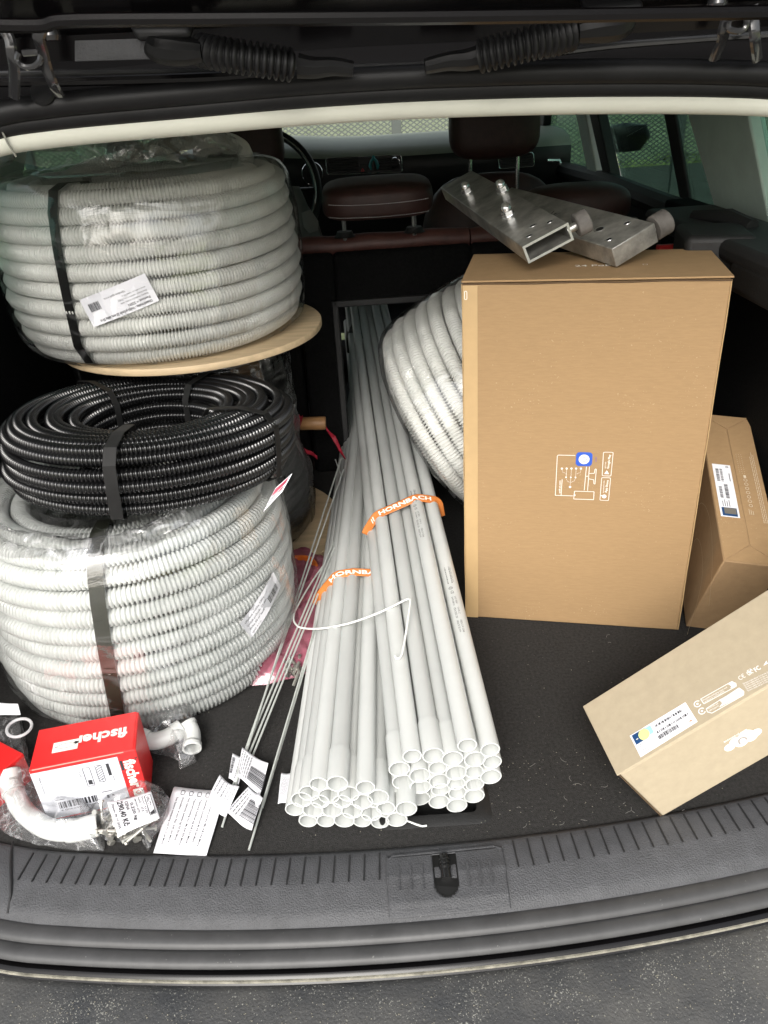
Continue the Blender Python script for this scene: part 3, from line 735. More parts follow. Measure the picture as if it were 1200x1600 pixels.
# stitching: short pale dashes
st = MB()
for k in range(46):
    x = -.125+.226*k/45; ed = (2*k/45-1)
    y = 1.870 + .012*abs(ed)**6
    st.cuboid((x, y-.001, .6215+.004*abs(ed)**2), (.0030,0,.0002), (0,.0008,0), (0,0,.0009))
    st.cuboid((x, y+.0005, .594+.004*abs(ed)**2), (.0030,0,.0002), (0,.0008,0), (0,0,.0009))
tag(st.build('stitching', SEALW, hr), kind='stuff')
# outer rear headrest, folded, right; and right cushion
cushion('outer_headrest', (.47,1.99,.575), .26, .16, .10, LEATHERD, e=3.)
# front seats
def front_seat(x, lab):
    b = cushion('front_seat', (x,2.42,.30), .44, .16, .64, LEATHERD, e=3.2, tilt=R(-8))
    h = cushion('headrest', (x,2.40,.740), .255, .11, .165, LEATHERD, b, e=3.6)
    for a_ in (-1, 1):
        mb = MB(); mb.tube([(x+a_*.068,2.40,.56),(x+a_*.068,2.40,.68)], .006, 8); mb.build('headrest_post', CHROME, b, smooth=True)
    return b
front_seat(.335, 'r'); front_seat(-.385, 'l')
for x in (.335, -.385): cushion('seat_cushion', (x,2.70,-.02), .50, .50, .16, LEATHERD, e=3.)
rbox('centre_console', (-.13,2.35,-.38), (.13,2.95,.20), DASHB, .03)
rbox('rear_bench', (-.62,1.93,-.36), (.62,2.25,.0), LEATHERD, .05)
# dashboard
mb = MB()
dp = [(2.98,.30),(2.93,.50),(2.90,.60),(2.90,.645),(2.93,.672),(3.02,.690),(3.2,.694),(3.45,.690),(3.74,.640)]
n = 30
for i in range(n+1):
    x = -.68+1.36*i/n; dome = .022*math.exp(-((x+.38)/.20)**2)
    for (y, z) in dp: mb.v.append(Vector((x, y, z + (dome if z > .64 else 0))))
K = len(dp)
for i in range(n):
    for k in range(K-1): mb.f.append([i*K+k, (i+1)*K+k, (i+1)*K+k+1, i*K+k+1]); mb.m.append(1 if k < 3 else 0)
dash = recalc(mb.build('dashboard', [DASH, DASHB], car, smooth=True, angle=60))
def dashquad(name, px, Y, m, th=.006, parent=None, bev=.0015):
    P = [ony(x, y, Y) for x, y in px]; mb = MB(); d = Vector((0, th, 0)); K = len(P)
    mb.add(P+[p+d for p in P], [tuple(range(K)), tuple(range(2*K-1,K-1,-1))]+[(k,K+k,K+(k+1)%K,(k+1)%K) for k in range(K)])
    return recalc(mb.build(name, m, parent or dash, bevel=bev))
def vent(px, Y=2.872):
    o = dashquad('air_vent', px, Y, DASHB, .02)
    P = [ony(x, y, Y-.002) for x, y in px]; mb = MB(); 
    q = []
    for i in range(4):
        a, b, c = P[i-1], P[i], P[(i+1)%4]; q += [b+(a-b).normalized()*.008, b+(a-b).normalized()*.002+(c-b).normalized()*.002, b+(c-b).normalized()*.008]
    mb.tube(q, .0017, 6, closed=True); mb.build('vent_trim', CHROME, o, smooth=True)
    return o
v1 = vent([(509,247),(627,242),(629,269),(511,273)])
for k in range(5):
    mb = MB(); y = 252+4*k; mb.cuboid(ony(514,y,2.868), ony(560,y-2,2.868)-ony(514,y,2.868), (0,-.006,.002), (0,0,.0025)); mb.build('slat', TRIMB, v1)
    mb = MB(); y = 250+4*k; mb.cuboid(ony(584,y,2.868), ony(622,y-2,2.868)-ony(584,y,2.868), (0,-.006,.002), (0,0,.0025)); mb.build('slat', TRIMB, v1)
hz = dashquad('hazard_button', [(562,257),(574,256.5),(575,270),(563,270.5)], 2.866, DASHB, .004, v1)
Ink().path([(0,0),(.010,0),(.005,.009)], .0022, True).build('warning_triangle', HAZ, plane_patch(ony(564.5,267.5,2.865), (1,0,0), (0,0,1)), dash)
v2 = vent([(778,242),(833,238),(835,260),(780,264)])
for k in range(4):
    mb = MB(); y = 246+4*k; mb.cuboid(ony(783,y,2.868), ony(829,y-2.5,2.868)-ony(783,y,2.868), (0,-.006,.002), (0,0,.0025)); mb.build('slat', TRIMB, v2)
# round knob and clip by the vent
mb = MB(); c = ony(617,254,2.864); mb.lathe([(.0155,-.004),(.0175,0),(.0155,.004),(.0135,0)], 24, Matrix.Translation(c) @ Matrix.Rotation(R(90),4,'X'), closed=True); mb.build('vent_ring', CHROME, v1, smooth=True)
fr = thing('air_freshener', 'small teal wishbone-shaped air freshener clipped on the dashboard vent', 'air freshener', ony(584,255,2.86))
mb = MB(); mb.tube([(-.0,-.003,.017),(-.009,-.005,.006),(-.013,-.005,-.008),(-.010,-.004,-.019)], [.004,.0055,.006,.003], 8); mb.tube([(0,-.003,.017),(.009,-.005,.006),(.013,-.005,-.008),(.011,-.004,-.019)], [.004,.0055,.006,.003], 8)
mb.build('clip_body', TEAL, fr, smooth=True)
mb = MB(); mb.tube([(0,-.001,.020),(0,.012,.016)], .005, 8); mb.build('vent_clip', TEAL, fr, smooth=True)
# steering wheel
sw = Vector((-.372,2.60,.590)); rot = Matrix.Translation(sw) @ Matrix.Rotation(R(68),4,'X')
mb = MB(); mb.tube([rot @ Vector((.186*math.cos(a), .186*math.sin(a), 0)) for a in np.linspace(0,2*math.pi,49)[:-1]], .0135, 12, closed=True)
wh = mb.build('steering_wheel', DASHB, car, smooth=True)
mb = MB(); mb.tube([rot @ Vector((.180*math.cos(a), .180*math.sin(a), .012)) for a in np.linspace(-1.2,1.3,30)], .0035, 8); mb.build('wheel_trim', CHROME, wh, smooth=True)
cushion('wheel_hub', sw+Vector((0,.0,0)), .13, .05, .11, DASHB, wh)
mb = MB(); mb.tube([rot @ Vector((x*.05,0,0)) for x in (-3.6,-2,0,2,3.6)], [.010,.014,.02,.014,.010], 8, flat=(1.6,.6)); mb.tube([rot @ Vector((0,-x*.05,0)) for x in (0,2,3.6)], [.02,.014,.010], 8, flat=(1.6,.6)); mb.build('spoke', DASHB, wh, smooth=True)
# instrument dials
for dx in (-.06,.055):
    mb = MB(); mb.lathe([(.034,-.003),(.036,0),(.034,.003)], 24, Matrix.Translation(ony(462,270,2.80)+Vector((dx,0,-.005))) @ Matrix.Rotation(R(80),4,'X')); mb.build('dial_ring', CHROME, dash, smooth=True)

# ================================================================== COILS
def ribbon(name, prof, ang_, wid, m, parent, thick=.0012, slant=0.):
    """strap round a coil's section: closed (r, z) profile at angle ang_"""
    K = len(prof); mb = MB(); vs = []
    for s_ in (-1, 1):
        for off in (0, thick):
            for (r, z) in prof:
                a = ang_ + s_*wid/2/max(r,.05) + slant*(z-prof[0][1])
                # outward normal approximated from profile centroid
                cr_ = sum(p[0] for p in prof)/K; cz = sum(p[1] for p in prof)/K
                d = Vector((r-cr_, z-cz)); d = d.normalized() if d.length else Vector((1,0))
                rr, zz = r+d.x*off, z+d.y*off
                vs.append(Vector((rr*math.cos(a), rr*math.sin(a), zz)))
    fs = []
    for k in range(K):
        j = (k+1) % K
        fs += [(k, j, 2*K+j, 2*K+k), (K+k, K+j, 3*K+j, 3*K+k)[::-1], (k, j, K+j, K+k), (2*K+k, 2*K+j, 3*K+j, 3*K+k)[::-1]]
    mb.add(vs, fs); return recalc(mb.build(name, m, parent, smooth=True))
def dense(prof, n=5):
    out = []; K = len(prof)
    for k in range(K):
        a, b = Vector(prof[k]), Vector(prof[(k+1)%K])
        for i in range(n): out.append(tuple(a.lerp(b, i/n)))
    return out
def scallop(R0, zs, r, deep=.0025):
    return [(R0, z) for z in zs]
def ang_at(px, z, c, r=None):
    """angle round a coil centred c at which its outer wall passes the sight line through a pixel"""
    best = None; cc = Vector(c)
    for k in range(720):
        a = -math.pi + k*math.pi/360
        p = np.array([cc.x + r*math.cos(a), cc.y + r*math.sin(a), z]); q = M.T @ (p-CAM)
        if math.sin(a) > .2: continue
        d = abs(600+_f*q[0]/q[2]-px)
        if best is None or d < best[0]: best = (d, a)
    return best[1]
def coil(name, label, c, nodes, Rt, pitch, depth, m, seed, group=None, rot=None, wob=.003, sides=9, prof=None, start=0.):
    t = thing(name, label, 'hose coil' if 'black' in label else 'conduit coil', c, group, rot)
    P = coil_path(nodes, seed, wob, start)
    V, rings, sd = ribbed(P, Rt, pitch, depth, sides, prof)
    link('hose', grid_mesh('hose', V, rings, sd, m), t)
    return t
def wrapshell(name, prof, parent, m=WRAP, seed=0, amp=.003, nu=180, a0=0, a1=2*math.pi, rows=40):
    """stretch film drawn tight over the coil: revolved (r, z) profile with creases"""
    pr = smoothpts([Vector((r, z, 0)) for r, z in prof], 8); mb = MB()
    full = abs(a1-a0-2*math.pi) < 1e-4
    for p in pr:
        for i in range(nu):
            a = a0+(a1-a0)*i/(nu if full else nu-1)
            d = noise.noise(Vector((math.cos(a)*6+seed, math.sin(a)*6, p.y*18)))*amp + noise.noise(Vector((a*18+seed, p.y*9+p.x*9, 3)))*amp*.6
            r = p.x + abs(d) + .0006
            z = p.y + d*.5
            mb.v.append(Vector((r*math.cos(a), r*math.sin(a), z)))
    for j in range(len(pr)-1):
        for i in range(nu if full else nu-1):
            mb.f.append([j*nu+i, j*nu+(i+1)%nu, (j+1)*nu+(i+1)%nu, (j+1)*nu+i]); mb.m.append(0)
    return mb.build(name, m, parent, smooth=True, angle=180)

PROFG = [(0,0),(.42,0),(.52,1),(.92,1)]
# --- drum of black cable with plywood flanges; the upper grey coil lies on it
DC = (-.392, 1.50, 0)
drum = thing('cable_drum', 'wooden drum of black cable wrapped in film between two plywood flanges', 'cable drum', DC)
for z0, a_ in ((0.001, .3), (.452, 0)):
    mb = MB(); mb.lathe([(.03,.012),(.249,.012),(.250,.0105),(.250,.0015),(.249,0),(.03,0)], 96, Matrix.Translation((0,0,z0)), closed=True)
    mb.build('flange', WOOD, drum, smooth=True)
mb = MB(); n_ = 26
P = coil_path([(.160+.004*math.sin(k*2.1)+(.016 if k<9 else 0), .020+.0166*k) for k in range(n_+1)], 11, .004)
V, rings, sd = ribbed(P, .0088, .03, 0, 8, [(0,0),(.5,0)])
link('cable_winding', grid_mesh('cable_winding', V, rings, sd, BLACKC), drum)
WRAPD = film('shiny_film_over_cable', gloss=.14, rough=.08, scale=6, white=.0, stretch=(1,1,8), creases=.06, bump=1.)
wrapshell('stretch_wrap', [(.170,.014),(.192,.05),(.194,.14),(.178,.20),(.177,.34),(.174,.42),(.17,.45)], drum, WRAPD, 5, .007)

# --- upper grey coil
TC = (-.442, 1.515, .464)
nodes = [(.236,.017),(.249,.043),(.2545,.072),(.256,.101),(.2555,.130),(.2555,.159),(.2545,.188),(.2530,.216),(.249,.243),(.240,.266),(.212,.272),(.184,.268),(.172,.245),(.174,.21),(.176,.18)]
top = coil('conduit_coil', 'grey corrugated conduit coil in clear film with white label, on the drum flange', TC, nodes, .0146, .0056, .0034, CONDT, 21, 'grey conduit coils', prof=PROFG, start=1.0)
# the loose inner end that arches up at the back
arch = [(.12,-.02,.18),(.172,.02,.25),(.182,.08,.297),(.14,.140,.318),(.05,.170,.318),(-.06,.17,.300),(-.15,.12,.28),(-.18,.02,.25)]
dp_ = np.array([v[:] for v in smoothpts([Vector(p) for p in arch], 30)])
V, rings, sd = ribbed(dp_, .0146, .0052, .0021, 9, PROFG); link('hose_end', grid_mesh('hose_end', V, rings, sd, CONDT), top)
a = ang_at(92, .60, TC, .27)
pr = dense([(.222,.002),(.250,.010),(.2700,.045),(.2720,.13),(.2705,.20),(.2650,.25),(.252,.281),(.225,.2885),(.17,.285),(.158,.23),(.160,.05)], 4)
ribbon('strap', pr, a+.02, .017, STRAP, top, slant=.22)
wrapshell('film', [(.20,.001),(.245,.002),(.268,.035),(.2745,.10),(.2745,.18),(.2690,.235),(.258,.275),(.235,.292),(.20,.296),(.168,.290),(.155,.25)], top, WRAP, 2, .0035)
# gathered film over the top
def crumple(name, m, pts, wid, parent, seed=0, amp=.02, nu=60, nv=16):
    P = smoothpts([Vector(p) for p in pts], 10); n = len(P)-1
    def f(u, v):
        i = min(int(u*n), n-1); p = P[i].lerp(P[i+1], u*n-i)
        q = p*14 + Vector((seed, v*2.5, v))
        d = Vector((noise.noise(q), noise.noise(q+Vector((9,2,1))), noise.noise(q+Vector((3,8,4)))*1.2))*amp
        d += Vector((noise.noise(q*3), noise.noise(q*3+Vector((1,2,9))), noise.noise(q*3+Vector((7,1,4)))))*amp*.45
        return p + Vector((0, wid*(v-.5), .3*wid*math.sin(v*3.1))) + d
    mb = MB(); mb.sheet(f, nu, nv); return mb.build(name, m, parent, smooth=True, angle=180)
FILMC = film('crumpled_film', gloss=.2, rough=.14, scale=22, white=.03, creases=.22, bump=1.)
crumple('film_gather', FILMC, [(-.24,-.13,.298),(-.17,-.10,.318),(-.05,-.10,.312),(.05,-.11,.306),(.13,-.08,.304),(.18,-.04,.300)], .11, top, 4, .022, 110, 26)
# shipping label, upside down
lp_ = cyl_patch(TC, .2755, ang_at(181, .60, TC, .275), 0)
lz = .0
def lab_patch(f0, x0, y0, rot):
    c_, q_ = math.cos(R(rot)), math.sin(R(rot))
    return lambda a_, b_: f0(x0 + a_*c_ - b_*q_, y0 + a_*q_ + b_*c_)
# label height on the wall
def z_at(px, py, c, r):
    a_ = ang_at(px, .6, c, r)
    y = c[1] + r*math.sin(a_); return ony(px, py, y).z
zc = z_at(181, 471, TC, .2755) - TC[2]
lf = lab_patch(lp_, 0, zc, 17)
W_, H_ = .118, .046
lf2 = lambda a_, b_: lf(a_-W_/2, b_-H_/2)
lab = paper('shipping_label', lf2, W_, H_, PAPER, None, 14, 4, .0006); lab.parent = top; lab.matrix_parent_inverse = top.matrix_basis.inverted()
ik = Ink()
ik.text('Ohebná trubka - Vnější průměr 20 mm, délka 50 m', -.050, .016, .0062, bold=.02, width=.092).text('Pevnost = 320N', -.050, .0095, .0058, bold=.02)
ik.text('Skupina: instalační trubky, šedá', -.050, .004, .0038).text('Distributor: elektro s.r.o., Praha', -.050, -.001, .0038).text('www.trubky.cz  balení 50 m', -.050, -.006, .0036)
ik.text('Výrobce spol. s r.o.', -.018, -.012, .0048, bold=.01).barcode(.030, -.012, .020, .013, 5)
ip = ik.build('label_print', INKB, lambda a_, b_: lf(-a_, -b_), None, .0011); ip.parent = top; ip.matrix_parent_inverse = top.matrix_basis.inverted()

# --- lower grey coil
LC = (-.466, 1.130, 0.001)
nodes = [(.226,.0155),(.234,.043),(.2375,.072),(.239,.102),(.2395,.132),(.2395,.162),(.239,.191),(.237,.220),(.234,.249),(.228,.277),(.214,.303),(.184,.312),(.156,.306),(.150,.276),(.150,.245)]
low = coil('conduit_coil', 'grey corrugated conduit coil in clear film, lowest of the left stack under the black coil', LC, nodes, .0152, .0066, .0036, COND, 31, 'grey conduit coils', prof=PROFG, start=2.2, wob=.004)
a = ang_at(150, .16, LC, .25)
pr = dense([(.20,.001),(.236,.010),(.2535,.045),(.2555,.12),(.2555,.19),(.251,.25),(.243,.288),(.228,.318),(.19,.330),(.145,.325),(.135,.25),(.135,.05)], 4)
ribbon('strap', pr, a+.015, .021, STRAPM, low, slant=.36)
wrapshell('film', [(.19,.0008),(.23,.0012),(.252,.03),(.2575,.10),(.2580,.18),(.254,.25),(.246,.29),(.230,.322),(.20,.334),(.16,.334),(.135,.32),(.125,.27)], low, WRAP, 8, .0042)
crumple('film_gather', FILMC, [(-.17,-.12,.318),(-.10,-.185,.318),(0,-.215,.318),(.09,-.19,.320),(.16,-.14,.325)], .055, low, 14, .012, 120, 16)
lq = cyl_patch(LC, .2590, ang_at(418, .1, LC, .259), 0)
zc2 = z_at(416, 985, LC, .259)
lg = lab_patch(lq, 0, .150, 24)
lab = paper('shipping_label', lambda a_, b_: lg(a_-.05, b_-.021), .10, .042, PAPER, None, 12, 4, .0006); lab.parent = low; lab.matrix_parent_inverse = low.matrix_basis.inverted()
ik = Ink()
for k, s_ in enumerate(('Ohebná trubka 320N', 'Vnější průměr 25 mm', 'délka 50 m  šedá', 'spol. s r.o.')): ik.text(s_, -.044, .010-.009*k, .0060)
ik.barcode(.012, -.014, .03, .015, 9)
ip = ik.build('label_print', INKB, lg, None, .0011); ip.parent = low; ip.matrix_parent_inverse = low.matrix_basis.inverted()

# --- black coil lying on it
BC = (-.410, 1.146, .338)
rb = .0097
nodes = []
for k in range(5): nodes.append((.2145 + .003*math.sin(k*1.3) - (.008 if k == 0 else 0), .011+.0182*k))
nodes += [(.203,.0930),(.184,.0970),(.165,.0960),(.147,.094),(.129,.091),(.112,.084),(.109,.066),(.110,.048),(.109,.030),(.110,.012)]
rotB = Matrix.Rotation(R(-4.5), 3, 'X') @ Matrix.Rotation(R(2.0), 3, 'Y')
blk = coil('hose_coil', 'black corrugated hose coil with black straps, lying on a grey conduit coil', BC, nodes, rb, .0060, .0030, BLACKC, 41, rot=rotB, wob=.0070, sides=9, prof=[(0,.3),(.14,.05),(.36,.05),(.50,.3),(.62,1),(.88,1)], start=3.6)
prb = dense([(.215,.001),(.230,.008),(.2325,.05),(.2310,.084),(.215,.104),(.17,.1095),(.115,.103),(.099,.08),(.099,.02),(.11,.003)], 4)
for a_, w_ in ((ang_at(162, .42, BC, .229)+.02, .017), (ang_at(438, .40, BC, .229)-.10, .013), (1.15, .012), (2.35, .010)):
    ribbon('strap', prb, a_, w_, STRAP, blk, slant=.15)
# hang tag at the right
tq = [ony(455,740,.985), ony(445,763,.985), ony(410,803,.975), ony(425,765,.98)]
def quadpatch(q, wave=.0, nrm=None, ph=0.):
    q = [Vector(p) for p in q]; n = nrm or (q[1]-q[0]).cross(q[3]-q[0]).normalized()
    def f(u, v):
        p = q[0].lerp(q[1], u).lerp(q[3].lerp(q[2], u), v); return p + n*wave*math.sin(u*5+v*2+ph), n
    return f
def tagsheet(name, label, cat, q, prints, wave=0., m=None, parent=None, group=None, ph=0, thick=.0006):
    """paper quad with ink; q = bottom-left, bottom-right, top-right, top-left; ink in 0..1 x 0..H"""
    f = quadpatch(q, wave, ph=ph); wl = (Vector(q[1])-Vector(q[0])).length
    mb = MB(); mb.sheet(lambda u, v: f(u, v)[0], 12, 12)
    o = mb.build(name, m or PAPER, parent, smooth=True, solid=thick, angle=80)
    if label: tag(o, label, cat, group)
    for (ik, mm) in prints:
        vs = [];
        for a_, b_ in ik.v: p, n = f(a_, b_); vs.append(p+n*.0009)
        link('print', new_mesh('print', vs, ik.f, mm), o if not parent else o)
    return o
def parkeep(o, parent): o.parent = parent; o.matrix_parent_inverse = parent.matrix_world.inverted() if parent.rotation_euler != (0,0,0) else parent.matrix_basis.inverted(); return o
# tag: tall lozenge hanging from the strap, printed red
A1, A2, A3, A4 = [ony(x, y, Y) for x, y, Y in ((411,800,.955),(441,768,.962),(457,739,.975),(430,763,.968))]
ik = Ink().rect(.08,.56,.80,.34).rect(.62,.30,.22,.18); ik2 = Ink().rect(.08,.42,.5,.06).rect(.08,.28,.42,.05).rect(.08,.14,.30,.06); ik3 = Ink().text('EUROPA', .14, .66, .22, width=.62)
ht = tagsheet('hang_tag', None, None, [A1, A2, A3, A4], [(ik, mat('crimson_print', (.35,.02,.06), .5)), (ik2, INKB)], m=PAPER)
bpy.context.view_layer.update()
parkeep(ht, blk)

# --- grey coil standing behind the tall box
RC = ony(684, 668, 1.52)
ax = Vector((.83, -.14, .54)).normalized(); ux = Vector((0,0,1)).cross(ax).normalized(); uy = ax.cross(ux)
rotR = Matrix((ux, uy, ax)).transposed()
nodes = [(.188+.0*k, .015) for k in (0,)] + [(.214,.030),(.220,.058),(.2225,.087),(.222,.116),(.221,.145),(.218,.174),(.214,.203),(.208,.232),(.180,.240),(.152,.235)]
nodes += [(.150,.2-.03*k) for k in range(6)]
rc = coil('conduit_coil', 'grey corrugated conduit coil in clear film leaning behind the tall cardboard box', RC, nodes, .0146, .0060, .0034, CONDT, 51, 'grey conduit coils', rot=rotR, prof=PROFG, start=.6)
wrapshell('film', [(.15,-.002),(.205,.000),(.232,.026),(.2390,.09),(.2380,.16),(.231,.225),(.21,.252),(.16,.256)], rc, WRAP, 12, .0028)
ribbon('strap', dense([(.15,0),(.21,.001),(.2365,.04),(.238,.12),(.234,.21),(.21,.25),(.14,.25),(.135,.1)],4), -2.55, .012, STRAP, rc)

# ================================================================== PIPES
def pipe_mesh(name, L_, socket, ro=.0124, wall=.0017, rs=.0140, ls=.052, n=28):
    mb = MB(); ri = ro-wall
    if socket: prof = [(ri,.0+ls+.012),(rs-wall,.0+ls),(rs-wall,.0002),(rs-wall+.0003,0),(rs-.0003,0),(rs,.0003),(rs,ls),(rs-.0002,ls+.001),(ro,ls+.006),(ro,L_),(ri,L_),(ri,ls+.012)]
    else: prof = [(ri,L_),(ri,.0003),(ri+.0003,0),(ro-.0003,0),(ro,.0003),(ro,L_),(ri,L_)]
    mb.lathe(prof, n); me = new_mesh(name, mb.v, mb.f, PIPE, smooth=True)
    if hasattr(me, 'set_sharp_from_angle'): me.set_sharp_from_angle(angle=R(35))
    return me
ME_P, ME_S = pipe_mesh('pipe', 2.0, False), pipe_mesh('pipe', 2.0, True)
RIGHT = [  # (x, y, socket, where)
 (677,1181,1,'t'),(644,1182,0,'t'),(707,1186,1,'t'),(730,1165,0,'t'),(766,1172,0,'t'),
 (624,1202,1,'2'),(656,1212,1,'2'),(684,1200,0,'2'),(713,1208,1,'2'),(742,1187,1,'2'),(769,1191,0,'2'),
 (629,1222,1,'3'),(657,1230,1,'3'),(687,1221,1,'3'),(713,1225,0,'3'),(741,1206,0,'3'),(767,1214,1,'3'),
 (630,1242,1,'4'),(656,1248,1,'4'),(688,1234,0,'4'),(715,1239,0,'4'),(742,1226,0,'4'),
 (686,1253,1,'5'),(741,1244,1,'5'),(714,1259,1,'b'),(616,1250,1,'b')]
LEFT = [(498,1226,0,'t'),(527,1225,1,'t'),(571,1231,0,'t'),
 (483,1240,1,'2'),(514,1244,1,'2'),(545,1241,1,'2'),(591,1246,1,'2'),
 (471,1250,1,'3'),(500,1253,0,'3'),(534,1253,0,'3'),(566,1253,1,'3'),
 (460,1265,0,'4'),(489,1266,1,'4'),(519,1266,1,'4'),(550,1268,1,'4'),(580,1272,1,'4'),(603,1263,0,'4'),(635,1264,1,'4'),
 (481,1283,0,'b'),(509,1283,0,'b'),(538,1282,1,'b'),(566,1283,0,'b'),(594,1285,0,'b'),(620,1281,1,'b')]
ORD = ['leftmost','second from the left','third from the left','fourth from the left','fifth from the left','sixth from the left','seventh from the left']
ROW = {'t':'top row','2':'second row down','3':'third row down','4':'fourth row down','5':'fifth row down','b':'bottom row'}
def place_pipes(lst, ybase, kz, target, group, side):
    out = []
    rows = {}
    for p in lst: rows.setdefault(p[3], []).append(p)
    for p in lst:
        x, y, sk, rw = p
        z = .0145 + (ybase-y)*kz; s = onz(x, y, z); t = target(s)
        d = (t-s).normalized(); q = d.to_track_quat('Z', 'Y')
        o = link('conduit_pipe', ME_S if sk else ME_P); o.rotation_mode = 'QUATERNION'; o.rotation_quaternion = q; o.location = s
        rr_ = sorted(rows[rw]); i = rr_.index(p)
        kind = 'socket-ended grey pipe' if sk else 'plain-ended grey pipe'
        tag(o, f'{kind}, {ORD[i]} in {ROW[rw]}, {side} bundle', 'pipe', group); out.append(o)
    return out
_vp = Vector(_ray(498, 56)).normalized()
def tgtR(s):
    return s + _vp*((1.7-s.y)/_vp.y)
RP = place_pipes(RIGHT, 1259, .00128, tgtR, 'grey plastic pipes in the right bundle', 'right')
cL = onz(548, 1258, .045); tL = Vector((-.078, 1.72, .060))
def tgtL(s):
    o = s - cL; return Vector((tL.x + o.x*.80, 1.72, max(.0145, tL.z + (s.z-.045)*.75)))
LP = place_pipes(LEFT, 1283, .00128, tgtL, 'grey plastic pipes in the left bundle', 'left')
# print on two pipes of the right bundle's top
def pipe_print(o, s0, roll_, seed, L_=.20):
    ax_ = o.rotation_quaternion @ Vector((0,0,1)); up_ = (Vector((0,-.62,.79)) - ax_*Vector((0,-.62,.79)).dot(ax_)).normalized(); side_ = ax_.cross(up_)
    base = o.location + ax_*s0; r = .0125
    def f(a_, b_):   # a along the pipe (towards the camera), b round it
        t_ = b_/r + roll_; n_ = up_*math.cos(t_) - side_*math.sin(t_) ; return base - ax_*a_ + n_*r, n_
    ik = Ink().barcode(0, -.004, .045, .008, seed)
    for k in range(4): ik.text('8 590125 0'[k:], .001+.011*k, -.0062, .0022)
    ik.ring(.056,.001,.003,.0006).ring(.056,.001,.0016,.0005)
    ik.text('CE', .063, -.002, .0062, bold=.01).text('EN 61386-21', .078, .0006, .0040).text('PVC 320N', .078, -.0042, .0040).text('GEV 3321 20', .104, .0004, .0046).text('-5/+60 °C', .104, -.0046, .0040).text('VRM 25 25 mm', .134, .0006, .0042).text('GREY 2 m 12:40', .134, -.0044, .0042)
    pr_ = ik.build('pipe_print', INKB, f, None, .00025); parkq(pr_, o)
def parkq(ch, p):
    bpy.context.view_layer.update(); ch.parent = p; ch.matrix_parent_inverse = p.matrix_world.inverted()
pipe_print(RP[3], .61, .35, 3)
pipe_print(RP[4], .37, .15, 4)

# orange retail bands round the bundles
def resample(P, n):
    d = [0.]
    for a, b in zip(P, P[1:]): d.append(d[-1]+(b-a).length)
    out = []; j = 0
    for k in range(n+1):
        s_ = d[-1]*k/n
        while j < len(P)-2 and d[j+1] < s_: j += 1
        out.append(P[j].lerp(P[j+1], min(1, max(0, (s_-d[j])/max(1e-9, d[j+1]-d[j])))))
    for _ in range(2): out = [out[0]]+[(out[i-1]+out[i]*2+out[i+1])/4 for i in range(1, n)]+[out[-1]]
    return out
def band(label, px, Y_of, m=ORANGE, wid=.020, words=None, seed=0):
    """px: polyline across the bundle's upper surface, with depth; returns ribbon with lettering"""
    P = resample([Vector(p) for p in px], 70); n = len(P)-1
    def f(u, v):
        i = min(int(u*n), n-1); p = P[i].lerp(P[i+1], u*n-i); t = (P[min(i+2,n)]-P[max(i-1,0)]).normalized()
        up_ = Vector((0,-.5,.86)); nr = (up_ - t*up_.dot(t)).normalized(); al = t.cross(nr)
        fold = .0003*math.sin(v*math.pi*2+u*9+seed)
        return p - al*(v-.5)*wid + nr*(.0016+fold), nr
    mb = MB(); mb.sheet(lambda u, v: f(u, v)[0], 80, 8); o = mb.build('binding_band', m, None, smooth=True, solid=.0008, angle=80)
    tag(o, label, 'band', 'orange bands round the pipe bundles')
    Lt = sum((P[i+1]-P[i]).length for i in range(n))
    ik = Ink()
    for (s_, u0, u1, sz) in words: ik.text(s_, u0*Lt, -.0006, sz, width=(u1-u0)*Lt, bold=.03)
    g = lambda a_, b_: f(min(max(a_/Lt,0),1), b_/wid+.28)
    ik.build('band_print', INKW, g, o, .0020)
    return o
def hull_loop(pipes, Yb, slant, pad=.0135):
    pts = []
    for o in pipes:
        d = o.rotation_quaternion @ Vector((0,0,1)); t = (Yb-o.location.y)/(d.y); c = o.location + d*t
        for k in range(14): a_ = 2*math.pi*k/14; pts.append((c.x+pad*math.cos(a_), max(.0012, c.z+pad*math.sin(a_))))
    pts = sorted(set(pts)); cr = lambda o, a, b: (a[0]-o[0])*(b[1]-o[1])-(a[1]-o[1])*(b[0]-o[0])
    lo, up = [], []
    for p in pts:
        while len(lo) > 1 and cr(lo[-2], lo[-1], p) <= 0: lo.pop()
        lo.append(p)
    for p in reversed(pts):
        while len(up) > 1 and cr(up[-2], up[-1], p) <= 0: up.pop()
        up.append(p)
    xm = sum(p[0] for p in up)/len(up)
    return [Vector((x, Yb+slant*(x-xm), z)) for x, z in reversed(up)], lo
bR, _ = hull_loop(RP[:-1], 1.262, .16); bL, _ = hull_loop(LP, 1.145, .10)
band('orange printed elastic band round the middle of the right pipe bundle', bR, None, words=[('//', .14,.19,.0105), ('HORNBACH', .24,.76,.0115)], wid=.0165)
band('orange printed elastic band round the left pipe bundle, partly hidden by the right bundle', bL, None, words=[('HORNBACH', .26,.80,.0105)], wid=.0150, seed=2)

